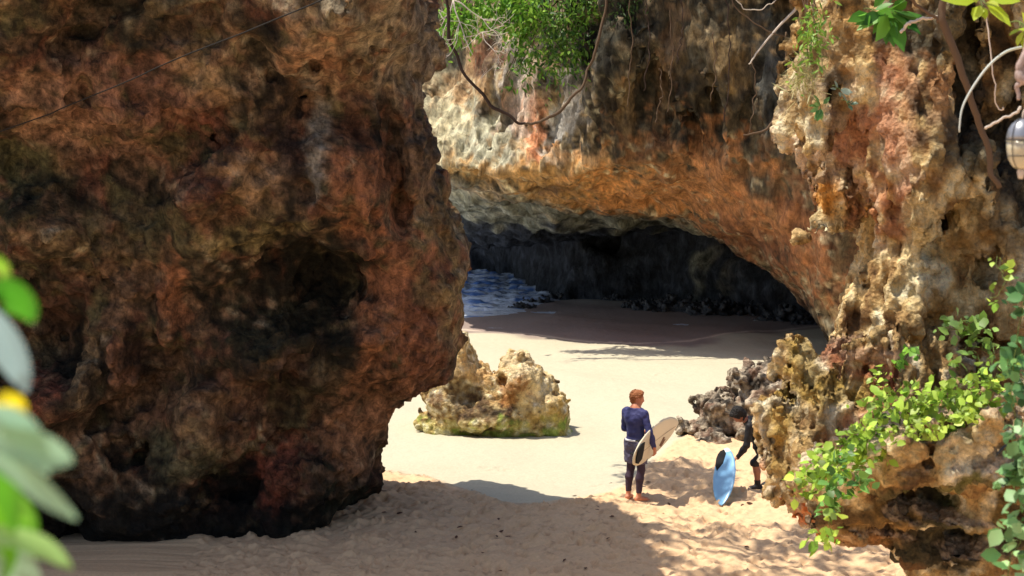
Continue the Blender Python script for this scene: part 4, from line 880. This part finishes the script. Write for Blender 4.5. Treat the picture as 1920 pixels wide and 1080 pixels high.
def branching(name, base, dirs, Y, label, cat, m, seed, ln=1.0, r0=.018, depth=3, dz=.0, group=None):
    r = np.random.default_rng(seed); P0 = W(*base, Y); paths = []
    def go(p, d, l, rad, k):
        q = [p]; 
        for _ in range(5): d = d+r.standard_normal(3)*.22; d[2] += dz; d /= np.linalg.norm(d); q.append(q[-1]+d*l/5)
        paths.append((spline(q, 12)-P0, [rad, rad*.5]))
        if k > 0:
            for _ in range(r.integers(2, 4)): j = r.integers(1, 6); go(q[j], d+r.standard_normal(3)*.75, l*r.uniform(.4, .7), rad*.6, k-1)
    for dd in dirs: v = np.array(dd, float); go(P0.copy(), v/np.linalg.norm(v), ln*r.uniform(.7, 1.2), r0, depth)
    V, F = [], []
    for p, rd in paths: tubemesh(p, rd, 5, V, F)
    o = mk(name, V, F, m); o.location = tuple(P0); return tag(o, label, cat, group)
branching('dry_twigs', (850, 0), [(.5, -.2, -1), (1, -.3, -.5), (.3, -.2, -1.2)], 39.4, 'bleached white bare twigs tangled in front of the bright green bush', 'twigs', M_twig, 5, 1.5, .022)
branching('dry_twigs', (905, 60), [(-.3, -.2, -1), (.6, -.2, -.5), (1, -.2, .1), (-.6, -.2, -.4)], 39.5, 'pale dry twigs sticking out beneath the bright green bush', 'twigs', M_twig, 6, .9, .016)
branching('dry_twigs', (935, 110), [(.3, -.2, -1), (-.3, -.2, -1)], 40.2, 'small pale twig hanging against the orange rock below the bush', 'twigs', M_twig, 8, .7, .012, 2)

def strand(name, pts, Y, rad, m, label, cat, seed=0, amp=.01, group=None, seg=7, n=40, dY=None):
    P = [W(u, v, (Y if dY is None else Y+dY[i])) for i, (u, v) in enumerate(pts)]; P = wob(P, amp, n, seed); c = P[len(P)//2]
    V, F = tubemesh(P-c, rad, seg); o = mk(name, V, F, m); o.location = tuple(c); return tag(o, label, cat, group)
# looped root hanging across the view
lo_ = empty('looped_root', tuple(W(985, 235, 39.2)), 0, 'dark woody root hanging in a deep loop across the middle of the view', 'hanging root'); c = W(985, 235, 39.2)
P = wob([W(u, v, 39.2) for u, v in [(828, -60), (838, 20), (852, 90), (880, 145), (915, 190), (950, 215), (988, 236)]], .035, 44, 3)-c
V, F = tubemesh(P, [.034, .05, .044, .052, .036], 8); mk('root', V, F, M_dkroot, parent=lo_)  # darker left half: shade put into the root colour
P = wob([W(u, v, 39.2) for u, v in [(984, 235), (1015, 225), (1050, 203), (1080, 172), (1096, 145), (1115, 110), (1128, 60), (1136, 0), (1138, -60)]], .045, 44, 4)-c
V, F = tubemesh(P, [.036, .044, .032, .04, .034], 8); mk('root', V, F, M_root, parent=lo_)
strand('bare_stick', [(1512, -12), (1490, 18), (1455, 55), (1425, 90), (1404, 120)], 36.3, [.045, .03, .018], M_twig, 'straight pale stick pointing down in front of the dark upper cliff', 'stick', 1, .012)
strand('hanging_root', [(1366, -20), (1380, 15), (1410, 40), (1450, 62), (1480, 70)], 36.3, .016, M_root, 'thin curved root crossing behind the straight pale stick', 'hanging root', 2, .02)
strand('hanging_root', [(1372, -10), (1400, 18), (1440, 10), (1470, -15)], 36.4, .013, M_twig, 'short pale looping twig at the top edge above the dark cliff', 'twig', 3, .02)
strand('hanging_root', [(1474, 60), (1470, 130), (1462, 190), (1452, 225), (1432, 246), (1394, 253)], 36.2, [.02, .03, .036, .02], M_root, 'brown root with a hooked pale tip hanging before the grey streaked cliff', 'hanging root', 4, .02)
strand('hanging_root', [(1470, 235), (1466, 260), (1484, 262)], 36.2, .015, M_twig, 'short kinked pale twig beside the hooked root', 'twig', 5, .01)
for i, (u, v0, v1) in enumerate([(1180, -10, 200), (1212, -10, 170), (1256, 20, 210), (1275, -10, 120), (1338, 60, 190), (1362, -10, 230), (1410, 90, 250), (1500, -10, 180), (1236, 130, 230)]):
    strand('thin_root', [(u, v0), (u+4, (v0+v1)/2), (u-5, v1)], 38.2-(u-1180)*.0062, .014, [M_root, M_dkroot][i % 2], ON[sorted([1180, 1212, 1256, 1275, 1338, 1362, 1410, 1500, 1236]).index(u)]+' from the left of the thin roots hanging down the dark middle cliff', 'hanging root', 10+i, .03, 'thin roots hanging down the middle cliff')

# ---- plants and roots on the right cliff
bush('fern', [(1522, 50, 14, 20), (1528, 80, 16, 16), (1512, 105, 12, 12), (1534, 20, 10, 16)], 13.3, 260, .075, (96, 140, 50), (160, 196, 86), 'bright green fern high on the left edge of the limestone cliff', 21, .8, 'plant', wd=.28, dy=.15, twigs=6)
r = np.random.default_rng(5); n = 150; ctr = W(1508, 150, 13.2); C = np.array([W(1508+r.normal()*16, 140+r.normal()*18, 13.2) for _ in range(n)]); V, F, Cc = leafset(C, rdir(r, n, .9), rdir(r, n), .17, .05, r, (150, 146, 84), (206, 200, 150))
o = mk('dry_grass', V-ctr, F, M_leaf, col=Cc, smooth=False); o.location = tuple(ctr); tag(o, 'tuft of pale dry grass hanging on the cliff edge below the fern', 'grass tuft')
def rosette(u, v, Y, n, ln, c1, c2, label, seed, name='leafy_plant', wd=.5, down=.2, cat='plant'):
    r = np.random.default_rng(seed); root = empty(name, tuple(W(u, v, Y)), 0, label, cat); D = rdir(r, n, down); D[:, 1] = -np.abs(D[:, 1])*.6
    V, F, Cc = leafset(D*ln*.25, D, rdir(r, n, -.6)+np.array((0, -1, .4)), ln, wd, r, c1, c2); mk('foliage', V, F, M_leaf, root, Cc)
    tubes('stem', [(spline([(0, .25, .05), (0, .1, .04), tuple(D[i]*ln*.3)], 6), .004) for i in range(0, n, 3)], M_stem, root, 5); return root
rosette(1540, 200, 13.2, 11, .11, (90, 140, 70), (150, 190, 120), 'small broad leaved green plant growing in a hollow of the cliff', 31)
rosette(1572, 168, 13.2, 7, .09, (110, 136, 120), (170, 190, 176), 'little grey green leafed plant just above the broad leaved one', 32)
rosette(1590, 195, 13.2, 8, .08, (80, 110, 90), (120, 150, 124), 'little blue green plant at the right end of the hollow in the cliff', 33)
rosette(1668, 20, 12.6, 22, .26, (54, 112, 36), (112, 164, 60), 'large glossy green leaves hanging from the top edge over the right cliff', 34, wd=.42, down=1.0)
rosette(1632, 22, 12.6, 6, .18, (90, 150, 50), (130, 190, 70), 'light green leaves reaching left beside the large glossy ones', 38, wd=.42, down=.4)
rosette(1842, 2, 8.5, 9, .15, (150, 178, 40), (206, 214, 70), 'yellow green sunlit leaves at the top edge near the right corner', 35, wd=.6, down=.4)
rosette(1922, 50, 8.5, 7, .12, (130, 160, 40), (190, 200, 60), 'yellowish leaves at the right frame edge above the lantern', 36, wd=.6, down=.3)
strand('cliff_root', [(1772, -20), (1766, 20), (1774, 55), (1792, 110), (1812, 165), (1832, 215), (1850, 270), (1862, 320), (1874, 352)], 11.6, [.03, .032, .028, .026, .022], M_root, 'long straight brown root leaning down across the shaded right cliff', 'root', 6, .008)
strand('cliff_root', [(1700, -20), (1725, 12), (1752, 30), (1770, 44)], 11.6, .014, M_root, 'thin curved root joining the long brown root from the upper left', 'root', 7, .008)
strand('cliff_root', [(1690, 60), (1706, 42), (1730, 36), (1764, 30)], 11.7, .013, M_twig, 'thin pale rootlet bending up to the long brown root', 'root', 8, .008)
strand('thin_vine', [(1848, 20), (1856, 80), (1864, 150), (1872, 200), (1880, 205)], 11.4, .006, M_twig, 'thread thin vine dangling beside the long brown root', 'vine', 9, .01)
strand('pale_stem', [(1960, 78), (1925, 86), (1885, 98), (1850, 128), (1822, 168), (1804, 205), (1799, 248)], 8.6, [.009, .008, .007, .005], mat('pale_stem', tuple(lin((190, 196, 190))), .5), 'smooth arched pale stem curving down left of the lantern', 'stem', 0, .001)
strand('bare_stick', [(1848, 241), (1875, 226), (1905, 212), (1912, 200)], 8.2, [.008, .007, .009], M_twig, 'short pale stick reaching towards the hanging lantern', 'stick', 2, .003)
strand('gnarled_branch', [(1930, 60), (1921, 105), (1914, 135), (1918, 152), (1907, 160), (1911, 186)], 6.6, [.018, .016, .024, .012, .008], rock_mat('pale_bark', 30, .3, .5, .01), 'gnarled pinkish grey branch hanging above the lantern at the right frame edge', 'branch', 3, .004)
bpy.data.objects['gnarled_branch'].data.color_attributes.new('Col', 'FLOAT_COLOR', 'POINT'); 
for d_ in bpy.data.objects['gnarled_branch'].data.color_attributes['Col'].data: d_.color = (.36, .27, .24, 1)
# lantern
YL = 6.0; lc = W(1916, 268, YL); lt = empty('lantern', tuple(lc), 0, 'small glass lantern in a wire cage hanging at the right edge of the view', 'lantern')
def lathe(prof, seg=24):
    V = [(r_*math.cos(2*math.pi*k/seg), r_*math.sin(2*math.pi*k/seg), z) for r_, z in prof for k in range(seg)]; m = len(prof)
    F = [(i*seg+k, i*seg+(k+1) % seg, (i+1)*seg+(k+1) % seg, (i+1)*seg+k) for i in range(m-1) for k in range(seg)]; F += [tuple(range(seg))[::-1], tuple((m-1)*seg+k for k in range(seg))]; return V, F
M_gl = mat('frosted_glass', tuple(lin((206, 196, 168))), .18, .6, Transmission_Weight=.25); M_met = mat('grey_metal', (.30, .31, .34), .35, .5, Metallic=.6); M_wire = mat('dark_wire', (.05, .045, .04), .5)
V, F = lathe([(.018, -.108), (.034, -.098), (.052, -.07), (.060, -.03), (.062, .01)]); mk('glass_bowl', V, F, M_gl, parent=lt)
V, F = lathe([(.063, .0105), (.062, .03), (.055, .058), (.042, .08), (.024, .094), (.012, .10)]); mk('metal_cap', V, F, M_met, parent=lt)
V, F = lathe([(.010, -.150), (.013, -.135), (.016, -.12), (.013, -.1085)], 12); mk('finial', V, F, M_twig, parent=lt)
W_ = []
for k in range(4):
    a = k*math.pi/2+.6; W_.append(([(r_*math.cos(a), r_*math.sin(a), z) for r_, z in [(.02, -.11), (.037, -.10), (.055, -.07), (.0635, -.03), (.066, .01), (.065, .03), (.058, .06), (.045, .083), (.014, .104)]], .0018))
for z, rr_ in ((.01, .0655), (-.055, .060)): W_.append(([(rr_*math.cos(t), rr_*math.sin(t), z) for t in np.linspace(0, 2*math.pi, 25)], .002))
tubes('wire_cage', W_, M_wire, lt, 5)
tubes('hook', [(spline([(0, 0, .10), (.004, 0, .13), (.02, 0, .16), (.03, 0, .22), (.04, 0, .5)], 14), .004)], M_twig, lt)

# ---- creepers on the lower right rocks
def creeper(paths, Y, n, ln, c1, c2, label, seed, spread=14, wd=.7, m=None, name='creeper', group=None):
    r = np.random.default_rng(seed); ctr = W(paths[0][0][0], paths[0][0][1], Y); root = empty(name, tuple(ctr), 0, label, 'creeper', group); tb = []; C = []
    tot = sum(len(p) for p in paths)
    for i, p in enumerate(paths):
        S = wob([W(u, v, Y+r.uniform(-.12, .12)) for u, v in p], ln*.3, 24, seed+i); tb.append((S-ctr, ln*.035))
        k = max(int(n*len(p)/tot), 3); j = r.integers(0, len(S), k); C.append(S[j]+r.standard_normal((k, 3))*np.array((spread, spread*1.2, spread))*Y/FPX)
    C = np.concatenate(C); k = len(C); D = rdir(r, k, .35); 
    V, F, Cc = leafset(C, D, rdir(r, k, -.8)+np.array((-.5, -.6, .8)), ln, wd, r, c1, c2, .34)
    mk('foliage', V-ctr, F, m or M_leaf, root, Cc); tubes('stem', tb, M_stem, root, 5); return root
YG = (104, 142, 40); YG2 = (188, 214, 90); DG = (56, 92, 50); MG = (110, 160, 96)
creeper([[(1660, 745), (1640, 790), (1600, 830), (1560, 860), (1520, 890)], [(1640, 800), (1590, 870), (1530, 900), (1505, 915)], [(1620, 810), (1640, 840), (1610, 860)]], 10.9, 480, .075, YG, YG2, 'bright yellow green creeper spilling down between the outcrop and the ledge', 41, 16)
creeper([[(1600, 850), (1570, 880), (1560, 930), (1545, 960)], [(1620, 870), (1600, 920)]], 10.6, 90, .08, YG, MG, 'creeper shoots over the left nose of the ledge', 42, 12)
creeper([[(1575, 940), (1566, 970), (1556, 1000), (1545, 1010), (1515, 1005)], [(1560, 1000), (1540, 1022)]], 10.5, 34, .085, YG, YG2, 'single creeper shoot dangling below the left nose of the ledge', 43, 7)
creeper([[(1655, 690), (1652, 730), (1660, 770)], [(1640, 700), (1668, 740)]], 12.9, 60, .07, YG, YG2, 'small upright patch of creeper on the outcrop beside its red hollow', 44, 10)
creeper([[(1700, 790), (1750, 750), (1800, 720), (1860, 700)], [(1740, 800), (1790, 780), (1850, 740)], [(1760, 730), (1820, 790), (1870, 700)], [(1700, 740), (1730, 780)]], 10.9, 420, .075, YG, YG2, 'broad patch of sunlit creeper along the back of the ledge', 45, 18)
creeper([[(1680, 810), (1720, 812), (1770, 800)], [(1790, 790), (1830, 770)]], 10.5, 110, .06, (140, 170, 60), YG2, 'low fringe of creeper on the top lip of the ledge', 46, 8)
creeper([[(1800, 690), (1826, 640), (1840, 600), (1760, 620)], [(1800, 600), (1840, 640), (1850, 660)]], 11.4, 80, .085, YG, (170, 206, 120), 'climbing creeper with large leaves on the cliff above the ledge', 47, 14)
creeper([[(1700, 650), (1690, 670), (1685, 690)]], 12.3, 16, .09, (90, 150, 40), (140, 190, 70), 'small tuft of bright leaves in a hole of the cliff', 48, 7)
creeper([[(1935, 520), (1915, 600), (1900, 690), (1905, 780)], [(1890, 660), (1915, 720)]], 7.6, 90, .075, DG, MG, 'dark green creeper climbing the right frame edge above the ledge', 49, 12)
creeper([[(1900, 800), (1905, 870), (1915, 950), (1900, 1010), (1890, 1080)], [(1930, 800), (1925, 900), (1930, 1060)], [(1925, 860), (1895, 900)]], 6.8, 150, .075, (84, 132, 70), (160, 196, 140), 'near creeper hanging down the right frame edge in front of the ledge', 50, 14)
creeper([[(1870, 480), (1885, 530), (1860, 560)]], 9.5, 16, .06, YG, YG2, 'few pale leaves on the cliff near the right frame edge', 51, 10)
r = np.random.default_rng(8)

# ---- out of focus leaves close to the camera on the left
nr = empty('foreground_plant', tuple(W(-40, 800, 1.4)), 0, 'blurred pale green leaves very close to the camera at the left edge', 'plant'); c0 = W(-40, 800, 1.4)
def bigleaf(path, wpx, col, Y, name='leaf', flat=.25):
    P = spline([W(u, v, Y+.02*i) for i, (u, v) in enumerate(path)], 14); n = len(P); T = np.gradient(P, axis=0); T /= np.linalg.norm(T, axis=1, keepdims=True)
    S = np.cross(T, (0, -1, .25)); S /= np.linalg.norm(S, axis=1, keepdims=True); U = np.cross(S, T); V = []; F = []; cl = []
    for i in range(n):
        w = wpx*Y/FPX*math.sin(math.pi*min(.06+.94*i/(n-1), .985))**.7
        for q in (-1, -.5, 0, .5, 1): V.append(P[i]+S[i]*w*.5*q+U[i]*w*flat*(abs(q)-.4)); cl.append(lin(col)*(1.12 if q == 0 else 1))
    for i in range(n-1):
        for k in range(4): F.append((i*5+k, i*5+k+1, i*5+5+k+1, i*5+5+k))
    return mk(name, np.array(V)-c0, F, M_leaf, nr, np.array(cl))
PG = (150, 190, 158); GG = (70, 150, 30)  # pale tones carry the leaves' sheen as painted colour
bigleaf([(-20, 545), (15, 548), (45, 575), (60, 604)], 60, GG, 1.35); bigleaf([(-30, 500), (-5, 495), (8, 512), (6, 530)], 34, (150, 200, 60), 1.4)
bigleaf([(-30, 570), (0, 620), (30, 680), (50, 735)], 66, (150, 182, 190), 1.4); bigleaf([(-30, 800), (30, 830), (90, 850), (136, 866)], 70, PG, 1.2); bigleaf([(-40, 850), (30, 880), (90, 930), (144, 974)], 46, PG, 1.2)
bigleaf([(-40, 770), (20, 790), (60, 830), (90, 890)], 64, (160, 200, 170), 1.2); bigleaf([(-20, 990), (40, 1010), (90, 1030), (136, 1066)], 46, (150, 194, 120), 1.4); bigleaf([(-30, 900), (10, 940), (40, 980), (60, 1030)], 80, (96, 168, 30), 1.46)
bigleaf([(-40, 860), (0, 900), (20, 940), (24, 1000)], 60, (84, 160, 30), 1.3); bigleaf([(-30, 1010), (10, 1040), (40, 1080), (60, 1120)], 90, (150, 186, 160), 1.42); bigleaf([(-20, 940), (0, 980), (10, 1040), (0, 1100)], 60, (110, 180, 30), 1.4); bigleaf([(10, 930), (36, 950), (56, 985)], 40, (130, 190, 60), 1.43)
o = bigleaf([(-6, 765), (15, 752), (34, 764), (42, 778)], 44, (236, 222, 40), 1.36, 'yellow_petal'); bigleaf([(-10, 785), (10, 795), (30, 790), (42, 775)], 40, (226, 206, 30), 1.365, 'yellow_petal')
tubes('stem', [(spline([W(-30, 1150, 1.45), W(-14, 900, 1.45), W(-20, 700, 1.46), W(-26, 480, 1.45)], 20)-c0, .004)], M_stem, nr)

# ---- cable across the boulder
strand('cable', [(680, -40), (600, 2), (480, 52), (360, 100), (240, 152), (120, 202), (80, 218), (-60, 268)], 17.4, .008, mat('black_cable', (.008, .008, .008), .7), 'thin black cable slanting across the upper part of the big boulder', 'cable', 2, .004, dY=[-2.4, -2.1, -1.7, -1.3, -.9, -.5, -.3, 0])

# ---- dead leaves lying on the trampled sand
V, F, Cc = leafset(np.zeros((1, 3)), np.array([[1., 0, .05]]), np.array([[0, 0, 1.]]), .12, .45, np.random.default_rng(1), (84, 52, 34), (110, 70, 44)); M_dead = mat('dead_leaf', tuple(lin((84, 52, 36))), .8)
lf0 = None; r = np.random.default_rng(4)
for i in range(46):
    u, v = (r.uniform(690, 1180), r.uniform(900, 1075)) if i < 32 else (r.uniform(1180, 1420), r.uniform(860, 1040)); 
    if u < 800: v = max(v, 930)
    g = G(u, v)
    if lf0 is None: lf0 = mk('dead_leaf', V, F, M_dead, smooth=False); o = lf0
    else: o = lf0.copy(); COL.objects.link(o)
    s = r.uniform(.5, 1.1); o.location = (g[0], g[1], float(sand_z(np.array([g[0]]), np.array([g[1]]))[0])+.012); o.rotation_euler = (r.uniform(-.3, .3), r.uniform(-.3, .3), r.uniform(0, 6.28)); o.scale = (s, s, s)
    tag(o, 'small curled brown dead leaf lying on the trampled sand', 'dead leaf', 'dead leaves scattered on the trampled sand')
